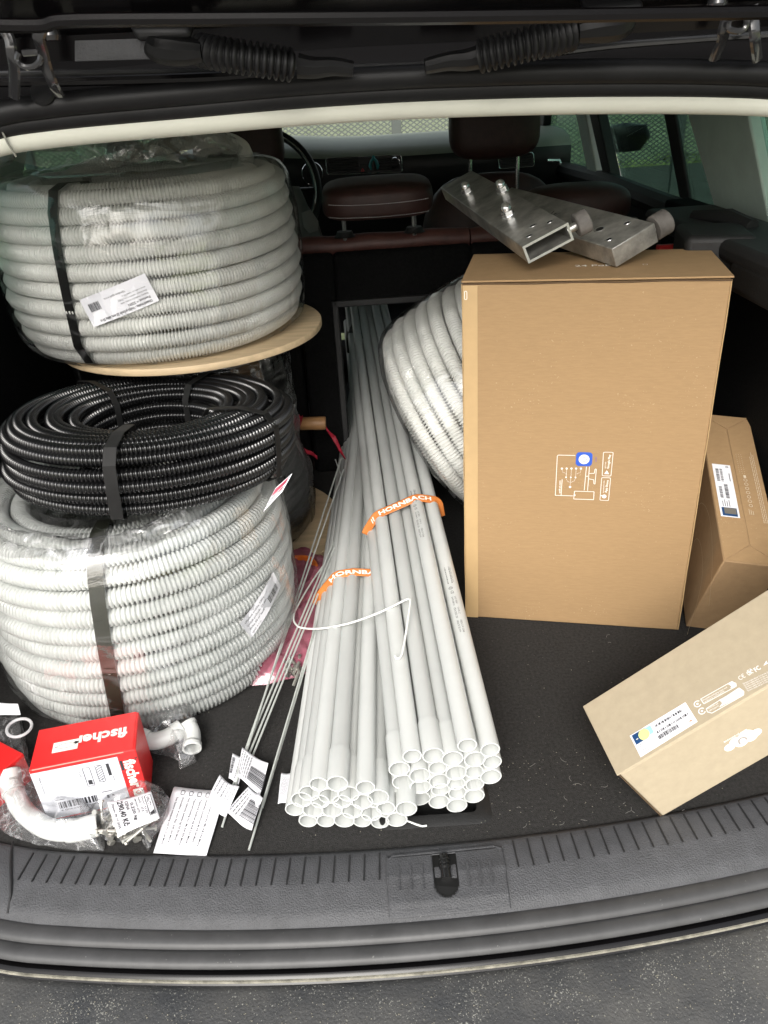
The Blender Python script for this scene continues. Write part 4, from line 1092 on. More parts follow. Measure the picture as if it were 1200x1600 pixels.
# ================================================================== WIRE RODS, HOOK, TAGS
def rod(label, pts, r=.0016, m=ZINC, name='steel_rod', group='thin zinc rods lying beside the pipes', cat='rod'):
    mb = MB(); mb.tube(pts, r, 8); o = mb.build(name, m, None, smooth=True); return tag(o, label, cat, group)
def P3(*q): return [onz(*p) for p in q]
rod('thin zinc rod with a hooked far end, leftmost of the rod bunch', P3((347,1292,.003),(533,716,.120)))
rod('thin zinc rod ending in a short crossed stub beside the leftmost rod', P3((352,1262,.004),(537,733,.112)) )
mb = MB(); mb.tube(P3((524,718,.118),(533,744,.112),(536,741,.110)), .0012, 8); 
tag(mb.build('wire_stub', ZINC, None, smooth=True), 'short bent wire tip crossing the far ends of the rods', 'wire')
rod('thin zinc rod mid bunch, its far end against the left pipe bundle', P3((366,1215,.004),(521,847,.085)))
rod('thin zinc rod just right of the bunch middle, lying close against its neighbour', P3((374,1215,.004),(522,856,.085)))
rod('thin zinc rod on the right side of the bunch, under the paper tags', P3((385,1205,.004),(524,862,.085)))
rod('thin zinc rod standing apart on the right, its near end poking past the tags', P3((389,1328,.003),(516,900,.075)))
rod('thin zinc rod standing apart on the right, hugging its longer neighbour', P3((410,1262,.006),(519,904,.075)))
hook = smoothpts(P3((521,862,.048),(490,905,.050),(466,945,.058),(459,962,.064),(461,974,.068),(472,981,.074),(500,982,.090),(545,974,.112),(590,958,.132),(620,944,.150)),5)[:-1] + smoothpts(P3((620,944,.150),(634,937,.156),(640,936,.160),(641,940,.160),(639,956,.156),(634,990,.146),(629,1018,.140),(625,1027,.139),(620,1029,.139),(617,1025,.141)),5)
rod('pale wire bent into a long hook lying across both pipe bundles', hook, .0016, WHITEW, 'bent_wire', None, 'wire')
rod('short pale wire end sticking out from under the left pipe bundle on the carpet', P3((632,1281,.004),(650,1288,.003),(660,1291,.003),(667,1290,.004)), .0013, WHITEW, 'bent_wire', None, 'wire')
def lines_ink(n, x0, x1, y0, y1, seed, w_=.03, vert=False):
    r_ = random.Random(seed); ik = Ink()
    for k in range(n):
        t = y0+(y1-y0)*k/max(1,n-1); a_ = x0
        while a_ < x1-.02:
            l_ = r_.uniform(.04,.14); b_ = min(a_+l_, x1 - r_.uniform(0,.1)*(k%2))
            if b_ > a_:
                if vert: ik.rect(t, a_, w_, b_-a_)
                else: ik.rect(a_, t, b_-a_, w_)
            a_ = b_ + .025
    return ik
def wiretag(label, q, bar, txt, wave=.003, ph=0):
    pr_ = []
    if bar: pr_.append((Ink().barcode(*bar), INKB))
    if txt: pr_.append((txt, INKG))
    return tagsheet('paper_tag', label, 'tag', q, pr_, wave, group='white paper tags wrapped on the rods', ph=ph)
Z = .016
def qz(pts, zs): return [onz(x, y, z) for (x, y), z in zip(pts, zs)]
wiretag('white barcode tag highest on the rods, its right edge folded on the outer rod', qz([(372,1214),(404,1240),(420,1194),(380,1170)], (.016,.020,.026,.022)),
        (.42,.14,.50,.66,3,True), lines_ink(5,.10,.9,.06,.36,2,.025,True), .004)
wiretag('white barcode tag lowest on the rods, curled and nearest the boot edge', qz([(356,1272),(393,1298),(412,1250),(388,1227)], (.014,.016,.022,.020)),
        (.34,.16,.62,.68,5,True), lines_ink(3,.10,.9,.05,.24,4,.03,True), .005, 1.5)
wiretag('white text-only tag curling over the leaflets, left of the other rod tags', qz([(322,1258),(352,1274),(374,1232),(344,1212)], (.018,.014,.020,.024)),
        None, lines_ink(6,.45,.95,.10,.85,6,.03,True), .005, .6)
wiretag('white tag half hidden behind the highest rod tag, barcode at its left edge', qz([(357,1216),(372,1224),(384,1184),(364,1178)], (.012,.012,.016,.016)),
        (.05,.2,.7,.22,7,True), lines_ink(2,.1,.9,.55,.8,8,.04,True), .002)
pl = tagsheet('paper_tag', 'white printed tag stuck to the left side of the left pipe bundle', 'tag', qz([(434,1256),(446,1253),(455,1208),(440,1208)], (.010,.014,.018,.014)), [(lines_ink(7,.25,.9,.2,.85,9,.025,True), INKG)], .001)

# ================================================================== TALL BOX
def carton(name, label, cat, o, a, b, c, m, bev=.0025, group=None, faces=None):
    """closed carton: o corner, a (width), b (depth), c (height) edge vectors; six faces of board as walls"""
    t = thing(name, label, cat, o, group)
    a, b, c = Vector(a), Vector(b), Vector(c)
    mb = MB(); mb.cuboid((0,0,0), a, b, c); mb.build('carton_body', m, t, bevel=bev, seg=2)
    return t, a, b, c
B0 = Vector((.091, 1.132, 0)); bx_ = Vector((.358, -.0805, 0)); by_ = Vector((.043, .190, 0)); bz_ = Vector((0, 0, .596))
tb, a_, b_, c_ = carton('cardboard_box', 'tall brown cardboard box standing upright on the carpet, blue app icon on its front', 'box', B0, bx_, by_, bz_, CARD)
un = bx_.normalized(); W1 = bx_.length; D1 = by_.length; fp = plane_patch((0,0,0), un, (0,0,1))
# lid flap: a thin board over the top, proud at the front, with a gap line
mb = MB(); mb.cuboid(Vector((0,0,.598))-by_.normalized()*.002-un*.001, un*(W1+.003), by_.normalized()*(D1+.002), Vector((0,0,.0028))); mb.build('lid_flap', CARD, tb, bevel=.0008)
mb = MB(); P = [Vector((0,0,.5955)) - by_.normalized()*.0005 + un*(W1*k/20) + Vector((0,0,.0006*math.sin(k*.9))) for k in range(21)]; mb.tube(P, .0012, 6); mb.build('lid_gap', mat('dark_board_gap', (.10,.06,.03), .9), tb)
mb = MB(); mb.cuboid((-.0012,0,.02), by_*.98, (0,0,.57), (.0006,0,0)); 
# strip of glued overlap at the left of the front face
mb = MB(); mb.cuboid(Vector((0,0,.0))-by_.normalized()*.0008+un*.001, un*.0215, by_.normalized()*.0006, Vector((0,0,.594))); mb.build('glued_edge', CARDL, tb, bevel=.0003)
fw = plane_patch((0,0,0), un, (0,0,1))
# measured: icon centre on the face
def face_uv(px, py, o, ux_, uy_):
    n = Vector(ux_).cross(Vector(uy_)); d = Vector(_ray(px, py)); t = (Vector(o)-Vector(CAM)).dot(n)/d.dot(n)
    p = Vector(CAM)+d*t - Vector(o); return p.dot(Vector(ux_).normalized()), p.dot(Vector(uy_).normalized())
def F(px, py): return face_uv(px, py, B0, un, (0,0,1))
# crop scale: print region 850..980 x 690..800, 9.23x
def G(cx, cy): return F(850+cx/9.2308, 690+cy/9.2273)
wl = .0009
ik = Ink()
ik.path([G(452,198), G(205,192), G(192,205), G(163,772), G(418,780)], wl)
ik.path([G(262,540), G(246,772)], wl)
c4 = [G(440,712), G(722,720), G(715,835), G(428,825)]
ik.path(c4, wl, True); ik.disc(*G(440,770), .0016)
ik.path([G(612,360), G(580,700)], wl); ik.path([G(655,360), G(628,705)], wl); ik.disc(*G(620,497), .0010)
ik.path([G(655,458), G(725,455), G(738,392), G(755,395), G(735,610), G(718,606), G(718,548), G(648,535)], wl)
for cx in (258,327,396,463,533): ik.disc(*G(cx,386), .0016)
for cx, cy in ((318,510),(386,512),(454,512)): ik.disc(*G(cx,cy), .0013)
ik.disc(*G(376,652), .0019)
def dots(pts):
    for (x0,y0),(x1,y1) in zip(pts, pts[1:]):
        n = max(2, int(math.hypot(x1-x0, y1-y0)/16))
        for k in range(n): ik.disc(*G(x0+(x1-x0)*k/n, y0+(y1-y0)*k/n), .00055, 6)
dots([(258,400),(275,440),(318,455),(320,500)]); dots([(327,400),(320,500)]); dots([(396,400),(388,500)]); dots([(463,400),(456,500)]); dots([(533,400),(520,445),(460,465)])
dots([(318,522),(335,565),(376,590)]); dots([(386,525),(376,640)]); dots([(454,525),(430,570),(376,590)])
def vtext(s_, px0, px1, size, bold=.02):      # rotated 90 deg, reading upward
    x0, y0 = G(*px0); x1, y1 = G(*px1); ln = math.hypot(x1-x0, y1-y0); ik.text(s_, x0, y0, size, rot=math.degrees(math.atan2(y1-y0, x1-x0)), width=ln, bold=bold)
vtext('unifi.ui.com', (235,745), (240,560), .0036)
for (pa, pb, pc, pd) in (((858,150),(998,152),(965,495),(838,490)), ((832,516),(960,520),(930,848),(806,842))): 
    q = [G(*p) for p in (pa,pb,pc,pd)]
    rp = []
    for i in range(4):
        p0, p1, p2 = Vector(q[i-1]), Vector(q[i]), Vector(q[(i+1)%4]); rp += [p1.lerp(p0,.0028/(p1-p0).length), p1.lerp((p0+p2)/2,.02), p1.lerp(p2,.0028/(p2-p1).length)]
    ik.path([tuple(p) for p in rp], wl*.9, True)
vtext('GET IT ON', (890,385), (897,292), .0022); vtext('Google Play', (935,390), (962,185), .0046)
vtext('Download on the', (862,735), (872,560), .0022); vtext('App Store', (905,735), (932,555), .0048)
ik.poly([G(868,464), G(940,466), G(905,412)])
x0, y0 = G(868,788); ik.disc(x0, y0, .0034); ik.disc(x0-.0045, y0+.0012, .0010)
fr_ = ik.build('front_print', INKW, fp, tb, .0006)
x0, y0 = G(578,252); Ink().rrect(x0-.0125, y0-.0120, .025, .024, .0055).build('app_icon', BLUE, fp, tb, .0006)
Ink().disc(x0, y0, .0082, 28).build('icon_disc', INKW, fp, tb, .0010); Ink().ring(x0, y0, .0036, .0009, 24).build('icon_ring', mat('blue_grey_print', (.10,.16,.25), .5), fp, tb, .0014)
ib = Ink(); xx, yy = G(760,290); ib.text('UniFi', xx, yy, .0040, rot=90); ib.build('icon_caption', mat('purple_print', (.15,.10,.35), .5), fp, tb, .0006)
# printing on the top
tx = plane_patch(Vector((0,0,.6008)), un, by_.normalized())
u0, v0 = face_uv(898, 417, B0+Vector((0,0,.6008)), un, by_.normalized())
Ink().text('24 PoE', u0, v0, .016, bold=.01, width=.052).rrect(u0+.098, v0+.002, .006, .007, .001, .0005).build('top_print', INKW, tx, tb, .0003)
for q_ in (Vector((0,0,0)), un*W1):
    mb = MB(); mb.tube([q_-by_.normalized()*.0002+Vector((0,0,.002+.0594*k)) + un*(.0004*math.sin(k*2.3)) for k in range(11)], .0009, 5); mb.build('board_edge', CARDL, tb)
# strapping staple mark top-left
Ink().rrect(.0035, .574, .0035, .012, .0012, .0009).build('edge_mark', INKW, fp, tb, .0012)
# left end flap edges
lf_ = plane_patch((0,0,0), -by_.normalized(), (0,0,1))

# ================================================================== BOX BEHIND, RIGHT
va = Vector((.195,.917,.349)).normalized(); vb = Vector((.98,-.164,-.115)); vb = (vb - va*vb.dot(va)).normalized(); vc = va.cross(vb)
vc = vc if vc.z < 0 else -vc
t_ = 1.185; Pn = Vector(CAM + _ray(1131, 876)/1200*t_)
hC = (Pn.z-.003)/abs(vc.z)
La, Wb = .335, .088
t2 = thing('cardboard_box', 'flat brown carton standing tilted behind the tall box, white barcode sticker on its narrow top', 'box', Pn)
mb = MB(); mb.cuboid((0,0,0), va*La, vb*Wb, vc*hC); mb.build('carton_body', CARD2, t2, bevel=.002)
nt_ = vb.cross(va); nt_ = nt_ if nt_.z > 0 else -nt_
# mitred flaps on the narrow top: four boards with a seam between them
H2 = .0012
def flap(pts, nm='top_flap'):
    P = [va*x + vb*y for x, y in pts]; K = len(P); mb = MB()
    mb.add([p+nt_*.0002 for p in P]+[p+nt_*H2 for p in P], [tuple(range(K))[::-1], tuple(range(K,2*K))]+[(k,(k+1)%K,K+(k+1)%K,K+k) for k in range(K)])
    return recalc(mb.build(nm, CARD, t2, bevel=.0004))
g = .0007; mt = .040
flap([(mt*.9,Wb/2-g),(La-mt*.9,Wb/2-g),(La-g*2,g),(g*2,g)])
flap([(g*2,Wb-g),(La-g*2,Wb-g),(La-mt*.9,Wb/2+g),(mt*.9,Wb/2+g)])
flap([(g,g*2),(g,Wb-g*2),(mt*.86,Wb/2)]); flap([(La-g,g*2),(La-mt*.86,Wb/2),(La-g,Wb-g*2)])
# sticker: x axis from near to far
sx0, sy0 = .103, .008; sl_, sw_ = .115, .026
ps = plane_patch(nt_*H2, va, -vb)
ps2 = lambda x, y: ps(x, y)
Ink().rect(.090, -.037, .118, .030).build('sticker', PAPER, ps, t2, .0004)
ik = Ink().barcode(.168, -.016, .030, .005, 3).barcode(.168, -.022, .030, .004, 4).barcode(.130, -.0165, .026, .005, 6).barcode(.130, -.0265, .034, .006, 8)
for k in range(4): ik.rect(.112, -.014-.0035*k, .012+.003*(k%2), .0010)
ik.ring(.203, -.031, .0018, .0009); ik.rect(.170,-.033,.018,.0012)
ik.build('sticker_print', INKB, ps, t2, .0008)
Ink().rect(.092, -.034, .018, .024).build('sticker_corner', NAVY, ps, t2, .0008); Ink().rect(.096, -.0325, .013, .019).build('sticker_patch', mat('grey_hologram', (.16,.15,.13), .3), ps, t2, .0012)
ik = Ink()
for k, w_ in enumerate((.15, .16, .15)):
    x = .085
    r_ = random.Random(k)
    while x < .085+w_: l_ = r_.uniform(.002,.008); ik.rect(x, -.072-.0028*k-.002, l_, .0007); x += l_+.0012
for k in range(7): ik.ring(.120+.0095*k, -.058, .0030, .0007, 8 if k%2 else 6)
ik.poly([(.182,-.060),(.188,-.060),(.188,-.056),(.182,-.056)])
for k in range(3): ik.rect(.100, -.054-.003*k, .012-.002*k, .0006)
for r in range(3):
    for k in range(11): ik.disc(.192+.0045*k, -.051-.004*r, .0005, 6)
ik.build('flap_print', mat('pale_print', (.62,.54,.42), .6), ps, t2, .0006)
# thin arcs on the left face
nl = -vb; pl_ = plane_patch(nl*.0, va, -vc)      # x = along, y = up from top edge (negative is down)
ik = Ink()
def FS(px, py): return face_uv(px, py, Pn, va, -vc)
def curve_(pp): 
    q = smoothpts([Vector((*FS(x, y), 0)) for x, y in pp], 8); ik.path([(p.x, p.y) for p in q], .0008)
curve_([(1092,789),(1097,786),(1104,794),(1110,815),(1113,850),(1113,890),(1109,940),(1108,946)])
curve_([(1080,862),(1085,846),(1090,842),(1095,851),(1098,875),(1097,905),(1090,940),(1078,978),(1070,1006),(1060,1036)])
ik.build('side_arcs', mat('pale_line_print', (.55,.44,.28), .6), lambda a_, b_: (va*a_ + vc*(-b_), -vb), t2, .0004)

# ================================================================== CREAM BOX, FRONT RIGHT
L3 = Vector((.817,.057,.574)).normalized(); A3 = Vector((.290,.673,.002)); BA = Vector((.222-.29,.659-.673,.099)); BD = Vector((.207-.222,.771-.659,.108-.099))
BA = (BA - L3*BA.dot(L3)); BD = (BD - L3*BD.dot(L3)); BD = BD - BA*(BD.dot(BA)/BA.length_squared)
t3 = thing('cardboard_box', 'cream cardboard box tipped up on its lower left corner at the front right', 'box', A3)
mb = MB(); mb.cuboid((0,0,0), L3*.43, BD, BA); mb.build('carton_body', CREAM, t3, bevel=.0025)
# lid board edges at the left end
mb = MB(); mb.tube([BD*.99-L3*.0004+BA*.0, BD+BA-L3*.0006, BA-L3*.0006, Vector((0,0,0))-L3*.0004], .0009, 5); mb.build('end_seam', mat('dark_board_gap', (.10,.06,.03)), t3)
mb = MB(); mb.cuboid(BA*1.008-L3*.003-BD*.008, L3*.433, BD*1.012, BA.normalized()*.0022); mb.build('lid_board', CREAM, t3, bevel=.0009)
ln = BA.normalized()
T0 = BA*1.008 + ln*.0022
bd = BD.normalized()
def FT(px, py): return face_uv(px, py, A3+T0, L3, bd)
ptop = plane_patch(T0, L3, bd)
ptop = (lambda f: (lambda a_, b_: (f(a_, b_)[0], ln)))(ptop)
def H6(cx, cy): return FT(900+cx/4, 900+cy/4)
def FT2(cx, cy): return face_uv(900+cx/4, 900+cy/4, A3, L3, ln)
c1, c2, c3, c4 = H6(405,1135), H6(762,912), H6(685,790), H6(337,1000)
Ink().poly([c1, c2, c3, c4]).build('sticker', PAPER, ptop, t3, .0006)
def bil(u, v):
    return tuple((c1[k]*(1-u)+c2[k]*u)*(1-v)+(c4[k]*(1-u)+c3[k]*u)*v for k in range(2))
ps3 = lambda a_, b_: ptop(*bil(a_, b_))
ik = Ink().barcode(.42,.72,.48,.10,3).barcode(.40,.45,.55,.10,5).barcode(.38,.20,.34,.16,7)
ik.text('SFP+ 10G MODULE', .45,.64,.045,width=.2).text('UI Inc.', .06,.42,.07,width=.12).text('685 Third Avenue', .05,.34,.05,width=.24).text('New York, NY 10017', .05,.26,.05,width=.25).text('USA', .05,.18,.05).text('UP-2038', .05,.08,.06,width=.13)
ik.text('817882 024174', .42,.36,.045,width=.22).text('Made in Vietnam', .60,.08,.05,width=.22)
ik.build('sticker_print', INKB, ps3, t3, .0010)
Ink().poly([(.03,.52),(.18,.52),(.26,.95),(.03,.95)]).build('sticker_logo_block', NAVY, ps3, t3, .0010)
Ink().disc(.085,.70,.020,12).build('logo_dot', INKW, ps3, t3, .0014)
Ink().poly([(.12+.10*math.cos(t)*.9+.09, .72+.23*math.sin(t)) for t in np.linspace(0,6.28,17)[:-1]]).build('hologram_dot', mat('yellow_hologram', (.75,.80,.30), .2), ps3, t3, .0014)
Ink().rect(.25,.58,.11,.34).build('hologram_square', mat('teal_hologram', (.35,.68,.66), .2), ps3, t3, .0012)
Ink().disc(.92,.18,.024,14).build('orange_dot', mat('orange_print', (.65,.20,.03), .5), ps3, t3, .0010)
wh = mat('white_box_print', (.88,.86,.84), .5)
ik = Ink()
def q6(*p): return [H6(*k) for k in p]
ik.path(q6((780,770),(975,660),(1000,672),(1003,690),(800,800),(780,770)), .0009); ik.path(q6((815,830),(1020,700),(1050,722),(1048,745),(850,858),(822,850),(815,830)), .0009)
ik.poly(q6((950,675),(975,660),(1000,672),(1003,690),(965,702),(972,690))); ik.poly(q6((895,775),(1020,700),(1050,722),(1048,745),(895,822),(915,795)))
for a_, b_ in (((760,800),.0), ((788,845),.0)):
    x, y = H6(*a_); ik.ring(x, y, .0040, .0012, 14, .5, 5.6); ik.disc(x, y, .0014)
def seg_txt(s_, p0, p1, size, bold=.0):
    x0, y0 = H6(*p0); x1, y1 = H6(*p1); ik.text(s_, x0, y0, size, rot=math.degrees(math.atan2(y1-y0, x1-x0)), width=math.hypot(x1-x0,y1-y0), bold=bold)
seg_txt('Recyclable packaging: paper and', (795,782), (945,700), .0030); seg_txt('cardboard, sorting guide', (802,795), (930,722), .0030)
seg_txt('Put the box and', (825,835), (890,800), .0030); seg_txt('leaflet in paper bin', (835,848), (895,815), .0030)
seg_txt('C€', (1025,655), (1062,632), .0085); seg_txt('UK', (1080,625), (1112,605), .0080, .02); seg_txt('CA', (1076,610), (1108,590), .0060, .02); seg_txt('FC', (1125,602), (1158,580), .0085, .02)
ik.poly(q6((1172,562),(1200,548),(1190,530)))
for k in range(5): seg_txt('This device complies with part 15 of the rules. Operation is', (1045+7*k,680+11*k), (1235+7*k,590+11*k), .0030)
ik.build('top_print', wh, ptop, t3, .0004)
pfr = plane_patch((0,0,0), L3, ln); nf = L3.cross(ln)
ik = Ink(); cx, cy = FT2(1040,1020)
dirx, diry = FT2(1120,975); an = math.atan2(diry-cy, dirx-cx)
def rot_(x, y): return (cx + x*math.cos(an)-y*math.sin(an), cy + x*math.sin(an)+y*math.cos(an))
for (x, y, r) in ((-.0180,-.001,.0070),(-.008,.003,.0085),(.006,.004,.0100),(.0180,-.001,.0070),(-.003,-.003,.0085),(.010,-.003,.0085)): 
    p = rot_(x, y); ik.disc(p[0], p[1], r, 20)
for k, (x, y, r) in enumerate(((-.018,-.001,.007),(-.008,.003,.0085),(.006,.004,.010),(.018,-.001,.007),(-.003,-.003,.0085),(.010,-.003,.0085))): pass
off = 0
for k in range(6):
    p = rot_(*((-.0180,-.001),(-.008,.003),(.006,.004),(.0180,-.001),(-.003,-.003),(.010,-.003))[k]); Ink().disc(p[0], p[1], (.0070,.0085,.0100,.0070,.0085,.0085)[k], 24).build('cloud_print', wh, pfr, t3, .0004+.00012*k)
us = Ink(); 
pts = [rot_(*q) for q in ((-.0055,-.0045),(-.0052,.0015),(-.0030,.0048),(.0012,.0050),(.0040,.0022),(.0045,-.0035))]
us.path(pts, .0026).build('cloud_letter', mat('grey_print', (.36,.33,.30), .6), pfr, t3, .0014)
tx_ = Ink(); p0 = rot_(-.020,.0125); tx_.text('account.ui.com', p0[0], p0[1], .0048, rot=math.degrees(an), width=.031, bold=.02).build('cloud_caption', wh, pfr, t3, .0004)

# ================================================================== STEEL BRACKETS ON THE TALL BOX
def bracket(label, A, V1, V2, ax_, L_, open_end, holes, studs, roller, decal=None):
    """rectangular steel tube: corner A, short edge V1, long edge V2, axis ax_"""
    ax_ = Vector(ax_).normalized(); V2 = Vector(V2); V2 = V2 - ax_*V2.dot(ax_); V1 = Vector(V1); V1 = V1 - ax_*V1.dot(ax_); V1 = V1 - V2*(V1.dot(V2)/V2.length_squared)
    e1, e2 = V1.normalized(), V2.normalized(); h, w_ = V1.length, V2.length; th = .0035
    t = thing('steel_bracket', label, 'bracket', A, 'steel tube brackets on the tall box')
    mb = MB()
    def ringp(y, ins): return [e1*i + e2*j + ax_*y for i, j in ((ins,ins),(h-ins,ins),(h-ins,w_-ins),(ins,w_-ins))]
    if open_end:
        vs = ringp(0,0)+ringp(L_,0)+ringp(0,th)+ringp(L_,th)
        fs = [(k,(k+1)%4,4+(k+1)%4,4+k) for k in range(4)] + [(8+k,12+k,12+(k+1)%4,8+(k+1)%4) for k in range(4)] + [(4+k,4+(k+1)%4,12+(k+1)%4,12+k) for k in range(4)]
        mb.add(vs, fs, 0); mb.add(ringp(-.0002,0)+ringp(-.0002,th), [(k,4+k,4+(k+1)%4,(k+1)%4) for k in range(4)], 1)
    else:
        mb.add(ringp(0,0)+ringp(L_,0), [(k,(k+1)%4,4+(k+1)%4,4+k) for k in range(4)]+[(0,1,2,3),(7,6,5,4)], 0)
    o = recalc(mb.build('steel_tube', [STEEL, STEELE], t, bevel=.0012, seg=2))
    up = e1 
    def onface(s, v): return ax_*s + e2*(v*w_) + e1*h
    Mx = Matrix((e2, ax_, e1 if e2.cross(ax_).dot(e1) > 0 else e1)).transposed().to_4x4()
    def at_(p): m_ = Mx.copy(); m_.translation = p; return m_
    for s, v, r in holes:
        b = MB(); b.lathe([(r*1.25,.0002),(r*1.15,.0010),(r*.95,.0009),(r*.8,.0002)], 16, at_(onface(s, v))); b.build('weld_washer', STEELE, t, smooth=True)
        b = MB(); b.lathe([(0,.0005),(r*.85,.0005)], 16, at_(onface(s, v))); b.build('hole', mat('dark_hole', (.02,.02,.02), .5), t)
    for px_, py_ in studs:
        s, v = face_uv(px_, py_, Vector(A)+e1*h, ax_, e2); v /= w_
        b = MB(); mm = at_(onface(s, v))
        b.lathe([(.0,.0),(.0115,.0),(.0115,.0022),(.0,.0022)], 20, mm); q = b.build('washer', CHROME, t, smooth=True, angle=40)
        b = MB(); b.lathe([(.0105,.0022),(.0105,.0095),(.0095,.0102),(0,.0102)], 6, mm); b.build('nut', CHROME, t)
        b = MB(); b.lathe([(.0082,.010),(.0085,.0145),(.0075,.0185),(.0045,.0215),(0,.0226)], 18, mm); b.build('dome_cap', CHROME, t, smooth=True, angle=60)
    if roller:
        s, off_, r, ln_ = roller
        c = ax_*s + e2*(w_+off_) + e1*(h*.55)
        rm = Matrix((e1, ax_, e2)).transposed().to_4x4(); rm.translation = c
        b = MB(); b.lathe([(0,0),(r*.92,0),(r,.0015),(r,ln_-.0015),(r*.92,ln_),(0,ln_)], 32, rm); b.build('roller', ROLLER, t, smooth=True, angle=40)
        b = MB(); rm2 = rm.copy(); rm2.translation = c - e2*(off_+.004); b.lathe([(0,0),(.006,0),(.006,off_+.01),(0,off_+.01)], 14, rm2); b.build('axle', STEELE, t, smooth=True, angle=40)
    if decal:
        f = lambda a1_, b1_: (onface(decal[0], decal[1]) + ax_*b1_ + e2*a1_, e1)
        ik = Ink().path([(-.012,.014),(-.004,.006),(.006,.006),(.018,.012)], .0016).text('POZOR', -.012, -.004, .009, bold=.02, width=.028).path([(-.012,-.007),(.018,-.007)], .0012)
        ik.build('stamped_mark', INKB, f, t, .0005)
    return t
bracket('open-ended scuffed steel tube bracket with three dome bolts, left one on the tall box', onz(826,412,.618), (-.011,-.002,.024), (.065,.007,.028), (-.105,.993,.040), .58, True,
        [(.028,.28,.0050),(.062,.52,.0050),(.040,.80,.0050)], [(795,338),(731,302),(786,300)], (.006,.010,.0170,.019))
bracket('closed-ended scuffed steel tube bracket with rubber roller, right one on the tall box', (.318,1.143,.6022), (-.011,-.006,.027), (.066,.021,.028), (-.325,.944,.038), .42, False,
        [(.030,.22,.0045),(.075,.42,.0070),(.045,.80,.0045)], [], (.012,.004,.0185,.024), decal=(.21,.34))
# the end cap edge weld of the closed tube and a hidden leg below the open one
# ================================================================== SMALL THINGS AT THE LEFT
# red fixings carton
zr = .098
r1 = onz(45, 1205, zr); r2 = onz(219, 1181, zr); ru = (r2-r1); ru.z = 0; wr = ru.length*.95; ru.normalize(); ru = Matrix.Rotation(R(5),3,'Z') @ ru; rv = Vector((-ru.y, ru.x, 0))
r0 = Vector((r1.x, r1.y, .001))
dr = .074
rt = thing('fixings_box', 'red and white printed fixings carton on the carpet under the lower grey coil', 'box', r0)
mb = MB(); mb.cuboid((0,0,0), ru*wr, rv*dr, (0,0,zr)); mb.build('carton_body', RED, rt, bevel=.0016)
mb = MB(); mb.cuboid(Vector((0,0,zr))+ru*.001, ru*(wr-.004), rv*dr, Vector((0,0,.0009))); mb.build('lid_flap', RED, rt, bevel=.0004)
mb = MB(); mb.cuboid(Vector((0,0,zr-.0012))+ru*.004-rv*.0004, ru*(wr-.02), rv*.0010, Vector((0,0,.0016))); mb.build('lid_edge', mat('pale_board_edge', (.75,.30,.25), .6), rt)
ff = plane_patch((0,0,0), ru, (0,0,1)); ft = plane_patch(Vector((0,0,zr+.001)), ru, rv)
Ink().rect(-.0, .004, wr*.815, zr-.010).build('carton_label', mat('pale_grey_label', (.60,.61,.66), .5), ff, rt, .0004)
ik = Ink().text('fischer', wr*.86, .083, .021, rot=-90, bold=.035, width=.052)
ik.rrect(wr*.865, .0150, .0135, .0130, .001)
ik.build('carton_print', INKW, ff, rt, .0008)
Ink().ring(wr*.865+.0068, .0215, .0030, .0008, 16).build('fish_mark', RED, ff, rt, .0012)
ik = Ink().text('fischer', wr*.90, .045, .026, rot=180, bold=.035, width=.070); ik.rect(wr*.19, .022, .033, .019)
ik.build('lid_print', INKW, ft, rt, .0006)
ik = Ink().path([(wr*.19+.003,.0315),(wr*.19+.012,.0355),(wr*.19+.022,.0355),(wr*.19+.031,.0315),(wr*.19+.022,.0275),(wr*.19+.012,.0275)], .0008, True); ik.build('lid_emblem', INKG, ft, rt, .0010)
ik = Ink().barcode(.020,.020,.052,.012,3).text('4 006209 776711', .020,.015,.004,width=.05)
ik.text('N', .131,.086,.007,rot=-90,bold=.02).text('DuoTec 10 S', .122,.082,.006,rot=-90,width=.026)
for k, (x, y, w_, h_) in enumerate(((.112,.066,.0032,.018),(.094,.062,.0040,.022))): ik.rect(x, y, w_, h_)
ik.rrect(.064,.050,.009,.034,.001,.0007); ik.rect(.066,.053,.005,.008); ik.rrect(.080,.054,.008,.030,.001,.0006)
for k in range(7): ik.line((.0805,.056+.004*k), (.0875,.060+.004*k), .0009)
for k in range(4): ik.text('10 x 50 mm'[:8-k], .058+.0*k, .080-.002*k, .0034, rot=-90) if k == 0 else None
ik.rect(.018,.036,.012,.0012).rect(.078,.034,.014,.0012).rect(.083,.022,.003,.006).rect(.090,.024,.003,.003).rect(.128,.022,.003,.003)
for k in range(4): ik.text('4 x 60', .108-.014*k+.004, .060, .0032, rot=-90)
ik.text('Made in Germany', .008, .082, .0030, rot=-90, width=.03)
ik.build('label_print', INKB, ff, rt, .0008)
# a second red carton inside the bag at the far left
s1 = onz(-6, 1192, .05); st_ = thing('fixings_box', 'small red carton seen through the clear bag at the left edge of the photo', 'box', (s1.x, s1.y, .001))
e1_ = Vector((.85,-.52,0)).normalized(); e2_ = Vector((.52,.85,0))
mb = MB(); mb.cuboid((-.06,.0,0), e1_*.075, e2_*.06, (0,0,.052)); mb.build('carton_body', RED, st_, bevel=.0015)
Ink().text('fischer', .014, .045, .014, rot=-70, bold=.03, width=.036).build('carton_print', INKW, (lambda a1_, b1_: (Vector((-.06,0,.052))+e1_*a1_+e2_*b1_, Vector((0,0,1)))), st_, .0012)
